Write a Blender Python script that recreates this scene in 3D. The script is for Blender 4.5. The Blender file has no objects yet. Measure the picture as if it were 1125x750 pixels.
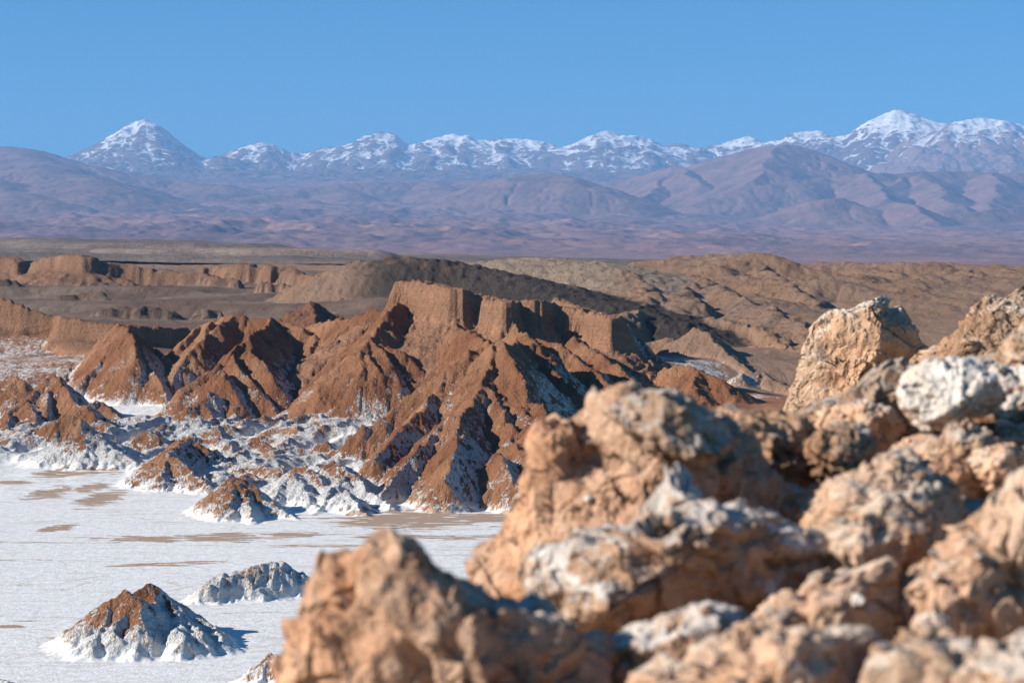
import bpy, math, time
import numpy as np
T0 = time.time()
def log(*a): print('[%.1f]' % (time.time()-T0), *a, flush=True)
scene = bpy.context.scene
C = scene.collection
F32 = np.float32
# ---------------------------------------------------------------- camera geometry
FPX, CX, CY, PITCH = 2256.0, 562.5, 375.0, math.radians(2.0)
def W(u, v, y):
    """the world point at distance y (metres north of the camera) seen at photo pixel u, v"""
    a = (u-CX)/FPX; b = (v-CY)/FPX
    ry = math.cos(PITCH) - b*math.sin(PITCH); rz = -math.sin(PITCH) - b*math.cos(PITCH)
    return (a*y/ry, y, rz*y/ry)
def V_of(z, y):
    """photo row of height z at distance y (arrays)"""
    t = -np.arctan2(z, y) - PITCH
    return CY + FPX*np.tan(t)
def U_of(x, y, z):
    # forward component
    f = y*math.cos(PITCH) - z*math.sin(PITCH)
    return CX + FPX*x/f
# ---------------------------------------------------------------- noise
_r = np.random.RandomState(7)
_P = np.concatenate([_r.permutation(512)]*4).astype(np.int32)
_ang = _r.rand(512)*2*math.pi
_G2 = np.stack([np.cos(_ang), np.sin(_ang)], 1).astype(F32)
_g = _r.randn(512, 3); _G3 = (_g/np.linalg.norm(_g, axis=1, keepdims=True)).astype(F32)
def noise2(x, y, seed=0):
    x = np.asarray(x, np.float64)+seed*17.13; y = np.asarray(y, np.float64)-seed*9.71
    xi = np.floor(x).astype(np.int32); yi = np.floor(y).astype(np.int32)
    fx = (x-xi).astype(F32); fy = (y-yi).astype(F32)
    ux = fx*fx*fx*(fx*(fx*6-15)+10); uy = fy*fy*fy*(fy*(fy*6-15)+10)
    def g(i, j):
        k = _P[(_P[(xi+i) & 511] + ((yi+j) & 511))]
        G = _G2[k]; return G[..., 0]*(fx-i)+G[..., 1]*(fy-j)
    a = g(0, 0); b = g(1, 0); c = g(0, 1); d = g(1, 1)
    r = a+ux*(b-a); s = c+ux*(d-c)
    return (r+uy*(s-r))*1.4
def fbm2(x, y, oct=5, gain=.5, lac=2.03, seed=0):
    r = 0; a = 1.0; t = 0
    for o in range(oct):
        r = r+a*noise2(x, y, seed+o); t += a; a *= gain; x = x*lac; y = y*lac
    return (r/t*1.6).astype(F32)
def ridge2(x, y, oct=5, gain=.5, lac=2.03, seed=0):
    r = 0; a = 1.0; t = 0
    for o in range(oct):
        r = r+a*(1-2*np.abs(noise2(x, y, seed+o))); t += a; a *= gain; x = x*lac; y = y*lac
    return (r/t).astype(F32)
def noise3(p, seed=0):
    q = p.astype(np.float64)+np.array([seed*7.31, seed*3.17, -seed*5.53])
    i = np.floor(q).astype(np.int32); f = (q-i).astype(F32)
    w = f*f*f*(f*(f*6-15)+10)
    def g(a, b, c):
        k = _P[_P[_P[(i[:, 0]+a) & 511]+((i[:, 1]+b) & 511)]+((i[:, 2]+c) & 511)]
        G = _G3[k]; return G[:, 0]*(f[:, 0]-a)+G[:, 1]*(f[:, 1]-b)+G[:, 2]*(f[:, 2]-c)
    def lx(b, c): A = g(0, b, c); return A+w[:, 0]*(g(1, b, c)-A)
    def ly(c): A = lx(0, c); return A+w[:, 1]*(lx(1, c)-A)
    A = ly(0); return (A+w[:, 2]*(ly(1)-A))*1.5
def fbm3(p, oct=4, gain=.5, seed=0, ridge=False):
    r = 0; a = 1.0; t = 0
    for o in range(oct):
        n = noise3(p, seed+o)
        if ridge: n = 1-2*np.abs(n)
        r = r+a*n; t += a; a *= gain; p = p*2.03
    return r/t
def worley3(p, seed=0):
    q = p.astype(F32)+F32(seed*3.7)
    i = np.floor(q).astype(np.int32); f = q-i
    best = np.full(len(q), 9., F32); b2 = best.copy()
    for a in (-1, 0, 1):
        for b in (-1, 0, 1):
            for c in (-1, 0, 1):
                k = _P[_P[_P[(i[:, 0]+a) & 511]+((i[:, 1]+b) & 511)]+((i[:, 2]+c) & 511)]
                G = _G3[k]*.5+.5
                d = (f[:, 0]-a-G[:, 0])**2+(f[:, 1]-b-G[:, 1])**2+(f[:, 2]-c-G[:, 2])**2
                m = d < best; b2 = np.where(m, best, np.minimum(b2, d)); best = np.where(m, d, best)
    return np.sqrt(best), np.sqrt(b2)
def facet3(p, seed=0):
    """piecewise flat noise: every cell is a plane with its own tilt"""
    q = p.astype(F32)+F32(seed*2.9)
    i = np.floor(q).astype(np.int32); f = q-i
    best = np.full(len(q), 9., F32); val = np.zeros(len(q), F32)
    for a in (-1, 0, 1):
        for b in (-1, 0, 1):
            for c in (-1, 0, 1):
                k = _P[_P[_P[(i[:, 0]+a) & 511]+((i[:, 1]+b) & 511)]+((i[:, 2]+c) & 511)]
                G = _G3[k]*.5+.5; D = f-np.array([a, b, c], F32)-G
                d = (D*D).sum(1); m = d < best; best = np.where(m, d, best)
                T = _G3[(k*7+3) & 511]; val = np.where(m, (D*T).sum(1)+T[:, 0]*.3, val)
    return val
def sstep(a, b, x):
    t = np.clip((x-a)/(b-a), 0, 1); return t*t*(3-2*t)
# ---------------------------------------------------------------- erosion (stream power, implicit, by pointer doubling)
def blur(h, n=1):
    for _ in range(n):
        g = h.copy()
        g[1:-1] += .5*(h[2:]+h[:-2]-2*h[1:-1])*.5
        h = g.copy()
        g2 = h.copy(); g2[:, 1:-1] += .5*(h[:, 2:]+h[:, :-2]-2*h[:, 1:-1])*.5
        h = g2
    return h
def erode(h, dx, K, iters, diff=.0, Kmap=None, floor=None, talus=None, seed=0, m=.5, seedarea=None):
    ny, nx = h.shape; N = ny*nx
    idx = np.arange(N, dtype=np.int32).reshape(ny, nx)
    rs = np.random.RandomState(seed)
    offs = [(-1, -1), (-1, 0), (-1, 1), (0, -1), (0, 1), (1, -1), (1, 0), (1, 1)]
    h = h.astype(F32).copy()
    for it in range(iters):
        best = np.zeros((ny-2, nx-2), F32); rec = idx[1:-1, 1:-1].copy(); dist = np.ones_like(best)
        c = h[1:-1, 1:-1]
        for dy, dxx in offs:
            L = dx*math.hypot(dy, dxx)
            s = (c-h[1+dy:ny-1+dy, 1+dxx:nx-1+dxx])/L*(1+.25*rs.rand(ny-2, nx-2).astype(F32))
            b = s > best
            best = np.where(b, s, best); rec = np.where(b, idx[1+dy:ny-1+dy, 1+dxx:nx-1+dxx], rec); dist = np.where(b, L, dist)
        R = idx.copy(); R[1:-1, 1:-1] = rec; R = R.ravel()
        D = np.full((ny, nx), dx, F32); D[1:-1, 1:-1] = dist
        # drainage area
        A = np.full(N+1, dx*dx, np.float64); A[N] = 0
        r = np.where(R == np.arange(N), N, R); r = np.append(r, N)
        for _ in range(10):
            A = A+np.bincount(r, weights=A, minlength=N+1); A[N] = 0
            r = r[r]
        A = A[:N].reshape(ny, nx)
        F = K*A**m/D
        if Kmap is not None: F = F*Kmap
        F = F.astype(F32).ravel()
        root = R == np.arange(N)
        a = np.where(root, h.ravel(), h.ravel()/(1+F)); b = np.where(root, 0, F/(1+F)).astype(F32); r = R.copy()
        for _ in range(9):
            a = a+b*a[r]; b = b*b[r]; r = r[r]
        h2 = (a+b*h.ravel()[r]).reshape(ny, nx).astype(F32)
        if floor is not None: h2 = np.maximum(h2, np.minimum(h, floor))
        h = h2
        if talus is not None:
            for _ in range(2):
                for ax in (0, 1):
                    d = np.diff(h, axis=ax); e = np.sign(d)*np.maximum(np.abs(d)-talus*dx, 0)*.25
                    if ax == 0: h[:-1] += e; h[1:] -= e
                    else: h[:, :-1] += e; h[:, 1:] -= e
        if diff: h = h*(1-diff)+blur(h)*diff
    return h, A
def bil(G, x0, y0, dx, X, Y):
    """bilinear sample of grid G (rows y, columns x)"""
    fx = np.clip((X-x0)/dx, 0, G.shape[1]-1.001); fy = np.clip((Y-y0)/dx, 0, G.shape[0]-1.001)
    i = fx.astype(np.int32); j = fy.astype(np.int32); fx = (fx-i).astype(F32); fy = (fy-j).astype(F32)
    return (G[j, i]*(1-fx)+G[j, i+1]*fx)*(1-fy)+(G[j+1, i]*(1-fx)+G[j+1, i+1]*fx)*fy
def bic(G, x0, y0, dx, X, Y):
    """smooth (Catmull-Rom) sample of grid G"""
    fx = np.clip((X-x0)/dx, 1, G.shape[1]-3.001); fy = np.clip((Y-y0)/dx, 1, G.shape[0]-3.001)
    i = fx.astype(np.int32); j = fy.astype(np.int32); t = (fx-i).astype(F32); s = (fy-j).astype(F32)
    def w(t): return (-.5*t+t*t-.5*t**3, 1-2.5*t*t+1.5*t**3, .5*t+2*t*t-1.5*t**3, -.5*t*t+.5*t**3)
    wx = w(t); wy = w(s); r = 0
    for a in range(4):
        q = 0
        for b in range(4): q = q+wx[b]*G[j+a-1, i+b-1]
        r = r+wy[a]*q
    return r
# ---------------------------------------------------------------- mesh helpers
def mesh_from(name, V, Fq, attrs=None, mat=None, smooth=True, parent=None):
    me = bpy.data.meshes.new(name)
    n = Fq.shape[1]
    me.vertices.add(len(V)); me.vertices.foreach_set('co', V.astype(F32).ravel())
    me.loops.add(Fq.size); me.loops.foreach_set('vertex_index', Fq.astype(np.int32).ravel())
    me.polygons.add(len(Fq)); me.polygons.foreach_set('loop_start', np.arange(0, Fq.size, n, dtype=np.int32))
    me.polygons.foreach_set('loop_total', np.full(len(Fq), n, np.int32))
    me.update(calc_edges=True)
    me.polygons.foreach_set('use_smooth', np.full(len(Fq), smooth, bool))
    for k, a in (attrs or {}).items():
        if a.ndim == 2:
            t = me.attributes.new(k, 'FLOAT_COLOR', 'POINT')
            t.data.foreach_set('color', np.concatenate([a, np.ones((len(a), 1))], 1).astype(F32).ravel())
        else:
            t = me.attributes.new(k, 'FLOAT', 'POINT'); t.data.foreach_set('value', a.astype(F32).ravel())
    if mat: me.materials.append(mat)
    o = bpy.data.objects.new(name, me); C.objects.link(o)
    if parent: o.parent = parent
    return o
def tag(o, label, cat, group=None, kind=None):
    o['label'] = label; o['category'] = cat
    if group: o['group'] = group
    if kind: o['kind'] = kind
    return o
def split_grid(X, Y, Z, lab, info, mat, attrs):
    """one mesh object per landform: faces of the height field go to the landform that owns them"""
    ny, nx = Z.shape
    idx = np.arange(ny*nx, dtype=np.int32).reshape(ny, nx)
    Fq = np.stack([idx[:-1, :-1], idx[:-1, 1:], idx[1:, 1:], idx[1:, :-1]], -1).reshape(-1, 4)
    fl = lab[:-1, :-1].ravel()
    V = np.stack([X.ravel(), Y.ravel(), Z.ravel()], 1)
    for k in np.unique(fl):
        f = Fq[fl == k]
        used = np.zeros(len(V), bool); used[f.ravel()] = True
        mp = np.cumsum(used)-1
        name, label, cat, grp = info[int(k)]
        o = mesh_from(name, V[used], mp[f], {a: (b.reshape(-1, 3) if b.ndim == 3 else b.ravel())[used] for a, b in attrs.items()}, mat)
        tag(o, label, cat, grp, 'structure')
# ---------------------------------------------------------------- node helper
class NT:
    def __init__(s, name):
        s.m = bpy.data.materials.new(name); s.m.use_nodes = True
        s.t = s.m.node_tree; s.n = s.t.nodes; s.L = s.t.links; s.n.clear()
        s.out = s.n.new('ShaderNodeOutputMaterial')
    def node(s, ty, **kw):
        n = s.n.new(ty)
        for k, v in kw.items():
            if k.startswith('i_'):
                k = k[2:]
                k = int(k) if k.isdigit() else k.replace('_', ' ')
                s.put(n.inputs[k], v)
            else: setattr(n, k, v)
        return n
    def put(s, inp, v):
        if hasattr(v, 'links') or isinstance(v, bpy.types.NodeSocket): s.L.new(v, inp)
        else:
            if inp.type == 'RGBA' and len(v) == 3: v = (*v, 1)
            inp.default_value = v
    def math(s, op, a, b=0., c=0., clamp=False):
        n = s.node('ShaderNodeMath', operation=op, use_clamp=clamp)
        s.put(n.inputs[0], a); s.put(n.inputs[1], b); s.put(n.inputs[2], c); return n.outputs[0]
    def vmul(s, a, v):
        n = s.node('ShaderNodeVectorMath', operation='MULTIPLY'); s.put(n.inputs[0], a); s.put(n.inputs[1], v); return n.outputs[0]
    def noise(s, vec, scale, detail=4, rough=.55, dist=0, out='Factor'):
        n = s.node('ShaderNodeTexNoise'); s.put(n.inputs['Vector'], vec)
        n.inputs['Scale'].default_value = scale; n.inputs['Detail'].default_value = detail
        n.inputs['Roughness'].default_value = rough; n.inputs['Distortion'].default_value = dist
        return n.outputs[0]
    def voro(s, vec, scale, feature='F1', rnd=1.):
        n = s.node('ShaderNodeTexVoronoi', feature=feature); s.put(n.inputs['Vector'], vec)
        n.inputs['Scale'].default_value = scale; n.inputs['Randomness'].default_value = rnd
        return n.outputs['Distance']
    def ramp(s, x, a, b, lo=0., hi=1., smooth=True):
        n = s.node('ShaderNodeMapRange'); n.interpolation_type = 'SMOOTHSTEP' if smooth else 'LINEAR'
        s.put(n.inputs[0], x)
        for i, v in ((1, a), (2, b), (3, lo), (4, hi)): s.put(n.inputs[i], v)
        return n.outputs[0]
    def mix(s, f, a, b, mode='MIX'):
        n = s.node('ShaderNodeMix', data_type='RGBA', blend_type=mode)
        s.put(n.inputs[0], f); s.put(n.inputs[6], a); s.put(n.inputs[7], b); return n.outputs[2]
    def attr(s, name, out='Fac'):
        n = s.node('ShaderNodeAttribute', attribute_name=name); return n.outputs[out]
    def bsdf(s, col, rough=.9, normal=None, spec=.2):
        b = s.node('ShaderNodeBsdfPrincipled'); s.put(b.inputs['Base Color'], col); s.put(b.inputs['Roughness'], rough)
        b.inputs['Specular IOR Level'].default_value = spec
        if normal is not None: s.L.new(normal, b.inputs['Normal'])
        s.L.new(b.outputs[0], s.out.inputs[0]); return b
    def bump(s, h, strength, dist, normal=None):
        b = s.node('ShaderNodeBump'); b.inputs['Strength'].default_value = strength; b.inputs['Distance'].default_value = dist
        s.put(b.inputs['Height'], h)
        if normal is not None: s.L.new(normal, b.inputs['Normal'])
        return b.outputs[0]
    def pos(s): return s.node('ShaderNodeNewGeometry').outputs['Position']
# ---------------------------------------------------------------- ridge skeletons
def ridge_field(X, Y, base, groups, warp=1.0):
    """height = the highest of all the ridge profiles; returns height and the index of the owning group"""
    H = base.copy(); L = np.zeros(X.shape, np.int16)
    for gi, g in enumerate(groups):
        sk = g.get('seed', gi)
        sl, sr = g.get('s', (.75, .75)); w = g.get('w', 0.); cl = g.get('c', 0.); cw = g.get('cw', 3.); wa = g.get('warp', warp)
        rd = g.get('round', 0.)
        s1 = g.get('s1', .75)
        jag = g.get('jag', 0.)
        pts_all = g['lines']
        allp = np.array([W(*p) if not g.get('abs') else p for l in pts_all for p in l])
        zr = allp[:, 2].max()-base.min(); R = w+max(zr/min(sl, sr)*1.15, 10)+5
        x0, x1, y0, y1 = allp[:, 0].min()-R, allp[:, 0].max()+R, allp[:, 1].min()-R, allp[:, 1].max()+R
        xs = X[0] if X.ndim == 2 else X
        ci = np.where((X[0] >= x0) & (X[0] <= x1))[0]; rj = np.where((Y[:, 0] >= y0) & (Y[:, 0] <= y1))[0]
        if len(ci) == 0 or len(rj) == 0: continue
        sl_ = (slice(rj[0], rj[-1]+1), slice(ci[0], ci[-1]+1))
        x = X[sl_]; y = Y[sl_]
        sc = g.get('wsc', 12.)
        xw = x+wa*fbm2(x/sc, y/sc, 4, seed=40+sk); yw = y+wa*fbm2(x/sc, y/sc, 4, seed=60+sk)
        hh = np.full(x.shape, -1e6, F32)
        for l in pts_all:
            P = [np.array(W(*p) if not g.get('abs') else p) for p in l]
            if len(P) == 1: P = P*2
            for a, b in zip(P[:-1], P[1:]):
                d = b[:2]-a[:2]; LL = max(float(d@d), 1e-6)
                t = np.clip(((xw-a[0])*d[0]+(yw-a[1])*d[1])/LL, 0, 1)
                px = xw-(a[0]+t*d[0]); py = yw-(a[1]+t*d[1]); dist = np.sqrt(px*px+py*py)
                if g.get('square') and LL > 1:
                    Ls = math.sqrt(LL); al = np.abs((xw-a[0])*d[0]/Ls+(yw-a[1])*d[1]/Ls-Ls/2)-Ls/2; pe = np.abs((xw-a[0])*d[1]-(yw-a[1])*d[0])/Ls
                    dist = np.maximum(pe, al+w*.5)*.85+dist*.15
                side = d[0]*py-d[1]*px          # >0 : left of the walking direction
                q = sstep(-1, 1, side/(np.sqrt(LL)*np.maximum(dist, .5))*1.5) if LL > 1e-5 else .5
                s = sl*q+sr*(1-q)
                zc = a[2]+t*(b[2]-a[2])
                dd = np.maximum(dist-w, 0)
                if rd: dd = np.sqrt(dd*dd+rd*rd)-rd
                drop = s*dd
                if 'L' in g: drop = s*g['L']*(1-np.exp(-dd/g['L']))+.12*dd
                if cl: drop = drop+cl*sstep(0, cw, dd)
                hh = np.maximum(hh, zc-drop)
        if jag:
            hh = hh+jag*ridge2(x/g.get('jsc', 6.), y/g.get('jsc', 6.), 4, seed=80+sk)-jag*.5
        cur = H[sl_].copy()
        k = g.get('k', .8)   # smooth union
        dlt = np.clip(.5+.5*(hh-cur)/k, 0, 1)
        H[sl_] = cur*(1-dlt)+hh*dlt+k*dlt*(1-dlt)*.5
        L[sl_] = np.where(hh > cur+g.get('lt', .6), g['id'], L[sl_])
    return H, L
def scat(cp, X, Y, p=2.0, y_scale=1.0, eps=20.):
    """inverse distance interpolation of control points (x,y,z)"""
    num = 0; den = 0
    for x, y, z in cp:
        w = 1/(((X-x)**2+((Y-y)*y_scale)**2+eps*eps)**(p/2)); num = num+w*z; den = den+w
    return (num/den).astype(F32)
# ================================================================ THE VALLEY, ITS RIDGES AND THE HILLS BEHIND
FLOOR = -62.0
info = {}
groups = []
def G(id_, name, label, cat, lines, grp=None, **kw):
    info[id_] = (name, label, cat, grp)
    d = dict(id=id_, lines=lines, seed=id_); d.update(kw); groups.append(d)
info[0] = ('salt_flat_terrain', 'white salt-crusted valley floor with thin brown mud streaks', 'salt flat', None)
info[90] = ('brown_slope_terrain', 'grey-brown gravel slope below the flat cliff band', 'slope', None)
info[92] = ('white_apron_terrain', 'white and brown hummocky ground at the foot of the clay ridges', 'apron', None)
info[91] = ('tan_slope_terrain', 'tan eroded desert ground between the ridges and the rounded hills', 'desert ground', None)
CG = 'eroded clay ridges'
# --- left cliff of orange strata
G(7, 'layered_cliff_hill', 'orange layered cliff dropping to the salt-speckled slope', 'cliff',
  [[(-90, 300, 1010), (-30, 318, 1010), (0, 326, 1010), (25, 332, 1005), (62, 345, 1000), (66, 347, 985), (100, 350, 980), (118, 356, 975), (140, 357, 975), (175, 357, 985), (205, 360, 1000), (240, 362, 1000)]],
  s=(.12, .62), w=0, c=9, cw=3.5, warp=1.4, wsc=14, k=.3)
# --- peak at left
G(5, 'clay_hill', 'pointed rust-brown clay peak rising beside the orange layered cliff', 'clay hill',
  [[(128, 357, 930), (140, 362, 880), (146, 372, 860), (150, 395, 835)],
   [(140, 362, 880), (125, 378, 872), (108, 398, 862), (88, 422, 850), (74, 436, 845)],
   [(142, 365, 870), (156, 385, 850), (170, 410, 830), (182, 436, 812)],
   [(146, 366, 880), (170, 385, 872), (190, 402, 860)]], CG, s=(.95, 1.0), warp=1.5, jag=1.2)
# --- small dark hills at far left
G(6, 'clay_hill', 'low dark clay hills with brown tops at the edge of the salt flat', 'clay hill',
  [[(60, 411, 780), (68, 425, 765), (80, 440, 755), (92, 455, 745)], [(60, 411, 780), (42, 425, 772), (20, 445, 760), (0, 462, 752), (-30, 470, 750)],
   [(52, 430, 765), (50, 452, 750)], [(15, 415, 800), (-5, 422, 800), (-40, 430, 800)], [(15, 415, 800), (28, 424, 795)], [(30, 442, 758), (38, 462, 740)],
   [(12, 455, 752), (5, 470, 735)]], CG, s=(.9, .95), warp=1.5, jag=1.2)
# --- centre-left badland massif
G(4, 'clay_hill', 'broad rust-brown badland slope with many gullies left of the cliff-topped ridge', 'clay hill',
  [[(222, 356, 900), (240, 352, 895), (256, 345, 880), (275, 351, 878), (298, 352, 872), (318, 358, 868), (333, 360, 860)],
   [(256, 345, 880), (236, 362, 865), (215, 380, 850), (200, 400, 838), (186, 424, 825)],
   [(298, 352, 872), (290, 362, 840), (272, 372, 800), (255, 388, 790), (235, 405, 780), (205, 425, 772), (175, 452, 765), (150, 468, 765)],
   [(272, 372, 800), (276, 385, 790), (290, 400, 778), (300, 420, 765)],
   [(255, 390, 785), (262, 405, 775), (285, 430, 760), (302, 452, 750)],
   [(245, 405, 770), (250, 420, 762), (262, 440, 752)],
   [(235, 432, 755), (222, 440, 750), (205, 446, 745), (190, 458, 742)], [(222, 440, 750), (232, 455, 742)],
   [(318, 358, 868), (316, 380, 850), (312, 400, 835)],
   [(222, 356, 900), (205, 372, 885), (196, 385, 875)], [(232, 356, 885), (222, 370, 870), (210, 388, 862)]],
  CG, s=(.85, .95), warp=1.6, jag=1.0)
G(21, 'clay_hill', 'dark reddish knob with a rough top behind the gullied badland slope', 'clay hill',
  [[(312, 352, 930), (325, 340, 930), (340, 334, 930), (352, 337, 930), (365, 345, 930), (380, 352, 925)], [(340, 334, 930), (345, 350, 905), (350, 360, 890)]], CG, s=(.7, .75), warp=2, jag=2.0, jsc=4)
G(22, 'clay_hill', 'steep ridge fin running down to the white gully between the two big slopes', 'clay hill',
  [[(352, 362, 880), (345, 372, 845), (342, 385, 825), (330, 405, 800), (324, 425, 785), (322, 445, 770)],
   [(345, 372, 845), (356, 388, 830), (362, 405, 815), (350, 430, 790), (345, 440, 780)], [(342, 385, 825), (348, 400, 815), (350, 412, 805)]], CG, s=(.9, .95), warp=1.5, jag=1.0)
# --- ridge under the butte
G(2, 'clay_hill', 'rust-brown ridge with sawtooth gullies below the flat-topped cliff', 'clay hill',
  [[(440, 334, 800), (432, 340, 790), (418, 356, 772), (408, 373, 758), (394, 383, 750), (375, 402, 745), (352, 428, 740), (340, 442, 738), (326, 455, 738)],
   [(440, 334, 800), (415, 342, 815), (390, 349, 835), (372, 354, 850), (352, 356, 868), (333, 358, 870)], [(388, 352, 830), (372, 365, 825), (356, 385, 815)],
   [(408, 373, 758), (418, 386, 748), (430, 400, 740), (440, 420, 732)],
   [(394, 383, 750), (398, 396, 742), (396, 412, 735), (392, 436, 728)],
   [(420, 378, 755), (445, 392, 748), (462, 408, 742), (470, 425, 735)],
   [(402, 390, 745), (412, 408, 736), (415, 432, 728)], [(456, 384, 765), (462, 388, 760), (466, 392, 755)]],
  CG, s=(.85, .85), warp=1.5, jag=1.0)
# --- cliff-topped butte
G(3, 'sandstone_butte_hill', 'flat-topped orange layered cliff crowning the brown ridge', 'butte',
  [[(443, 310, 812), (462, 309, 806), (484, 313, 792), (501, 319, 776), (507, 321, 784), (535, 328, 778), (556, 333, 763), (563, 335, 778), (590, 332, 774), (600, 336, 784), (635, 341, 776), (655, 345, 768), (674, 350, 757), (679, 356, 768), (685, 368, 768)]],
  s=(.62, .62), w=3.8, c=9.5, cw=2.3, warp=2.0, wsc=6, k=.3, jag=2.0, jsc=5)
G(23, 'sandstone_butte_hill', 'lower orange cliff block stepping down between the butte and the dark shaded valley', 'butte',
  [[(612, 330, 900), (635, 338, 880), (660, 346, 860), (674, 352, 845), (682, 366, 835), (685, 380, 828)]], s=(.6, .75), w=2.5, c=6, cw=2.5, warp=2.0, wsc=7, k=.3, jag=1.8, jsc=4)
# --- central ridge
G(1, 'clay_hill', 'tallest rust-brown clay ridge at centre with white salt streaks at its foot', 'clay hill',
  [[(522, 384, 672), (536, 378, 660), (548, 377, 645), (556, 381, 640)],
   [(536, 378, 655), (515, 388, 650), (492, 410, 648), (470, 425, 648), (445, 440, 650), (420, 458, 642.8), (404, 470, 640), (385, 482, 638.2)],
   [(540, 380, 645), (538, 402, 630), (530, 425, 612), (515, 448, 594.8), (505, 462, 579.2), (502, 478, 562.8), (500, 500, 542), (490, 525, 529)],
   [(505, 462, 579.2), (490, 462, 591.2), (470, 482, 575.2), (450, 505, 561), (430, 530, 548), (418, 548, 536)],
   [(492, 410, 648), (480, 432, 635), (460, 455, 616), (440, 478, 596.8), (415, 500, 581), (398, 515, 578)],
   [(530, 425, 612), (545, 440, 602), (560, 462, 583.2), (566, 470, 576)],
   [(550, 440, 605), (575, 455, 589), (592, 478, 564.8), (600, 500, 546)],
   [(556, 381, 640), (566, 402, 622), (575, 425, 605), (592, 450, 586), (610, 470, 568), (630, 490, 550)],
   [(548, 500, 546), (556, 518, 534), (575, 542, 521)], [(520, 540, 536), (550, 520, 536)],
   [(562, 482, 573.2), (575, 500, 548), (580, 525, 531)]],
  CG, s=(.9, .95), warp=1.6, jag=1.3)
G(24, 'clay_hill', 'dark shaded ridge running down behind the tallest clay peak', 'clay hill',
  [[(556, 381, 660), (575, 378, 680), (590, 382, 680), (605, 402, 665), (625, 425, 650), (650, 450, 635), (680, 480, 620)],
   [(590, 372, 715), (612, 378, 705), (640, 398, 690), (670, 425, 672), (700, 452, 655), (720, 475, 645)],
   [(500, 356, 765), (520, 368, 740), (530, 378, 700)], [(560, 356, 765), (575, 368, 735), (586, 376, 700)]], CG, s=(.75, .95), warp=1.6, jag=1.2)
G(25, 'clay_hill', 'long parallel clay ridge with a straight dark shadow line on its flank', 'clay hill',
  [[(608, 352, 790), (625, 368, 770), (648, 385, 745), (680, 405, 720), (708, 428, 700), (735, 455, 680)],
   [(655, 362, 800), (672, 380, 770), (700, 410, 740), (722, 430, 722)], [(628, 360, 790), (660, 366, 800), (690, 366, 815)]], CG, s=(.6, .8), warp=1.4, jag=.9)
G(26, 'clay_hill', 'short rust-brown fin of clay beside the white salt patch', 'clay hill',
  [[(676, 390, 770), (684, 388, 765), (700, 402, 750), (718, 420, 738), (728, 432, 730)]], CG, s=(.7, 1.1), warp=1.2, jag=.9)
G(27, 'clay_hill', 'smooth light brown clay hump behind the nearest boulders', 'clay hill',
  [[(725, 410, 740), (745, 402, 735), (765, 406, 725), (790, 418, 715), (805, 432, 708), (835, 455, 700)], [(765, 406, 725), (762, 430, 705)]], CG, s=(.5, .7), warp=1.5, jag=.8)
G(28, 'clay_hill', 'narrow tan crest line running down beside the shaded valley', 'clay hill',
  [[(750, 370, 905), (764, 361, 895), (775, 367, 885), (798, 388, 860), (820, 405, 840), (832, 415, 828)],
   [(815, 412, 800), (835, 408, 810), (850, 416, 800), (870, 428, 790)], [(768, 362, 900), (795, 378, 890), (830, 402, 870), (858, 420, 850)]], CG, s=(.55, .7), warp=1.5, jag=1.0)
G(29, 'clay_hill', 'small sunlit tan knob standing alone in the dark shaded valley', 'clay hill',
  [[(715, 376, 930), (735, 372, 930), (742, 377, 925)]], CG, s=(.6, .7), warp=2)
# --- mesa cliff band
G(8, 'flat_topped_cliff_hill', 'long brown cliff band along the top of the grey-brown slope', 'cliff',
  [[(-120, 290, 1500), (-40, 283, 1480), (-8, 281, 1470), (14, 284, 1460), (24, 287, 1455)], [(48, 286, 1440), (60, 283, 1420), (84, 281, 1400), (98, 284, 1395), (106, 290, 1400)],
   [(106, 289, 1405), (125, 290, 1400), (145, 293, 1400), (165, 297, 1400), (200, 301, 1395), (235, 305, 1385), (256, 309, 1375)]],
  s=(.25, .36), w=5, c=8, cw=5, warp=6, wsc=26, k=.5, jag=2.2, jsc=14)
G(31, 'rocky_bench_hill', 'broken brown rock bench between the cliff band and the flat-topped butte', 'rock bench',
  [[(236, 295, 1500), (262, 293, 1480), (292, 294, 1460), (318, 297, 1440), (332, 301, 1420), (352, 305, 1380), (372, 308, 1350), (398, 308, 1330), (425, 315, 1300)],
   [(292, 313, 1330), (330, 318, 1310), (365, 325, 1280)]], s=(.3, .42), w=5, c=8, cw=5, warp=8, wsc=18, k=.5, jag=3, jsc=12)
G(32, 'rocky_bench_hill', 'low dark rock ledge half way down the grey-brown slope', 'rock ledge',
  [[(106, 342, 1130), (130, 338, 1130), (165, 338, 1130), (192, 342, 1130)], [(65, 325, 1250), (95, 322, 1250), (108, 320, 1250), (116, 324, 1245)], [(216, 342, 1120), (232, 340, 1120)], [(-20, 307, 1330), (5, 307, 1330), (18, 310, 1330)]],
  s=(.3, .7), w=2, c=4, cw=3, warp=4, wsc=10, k=.5, jag=1.5, jsc=6)
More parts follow.
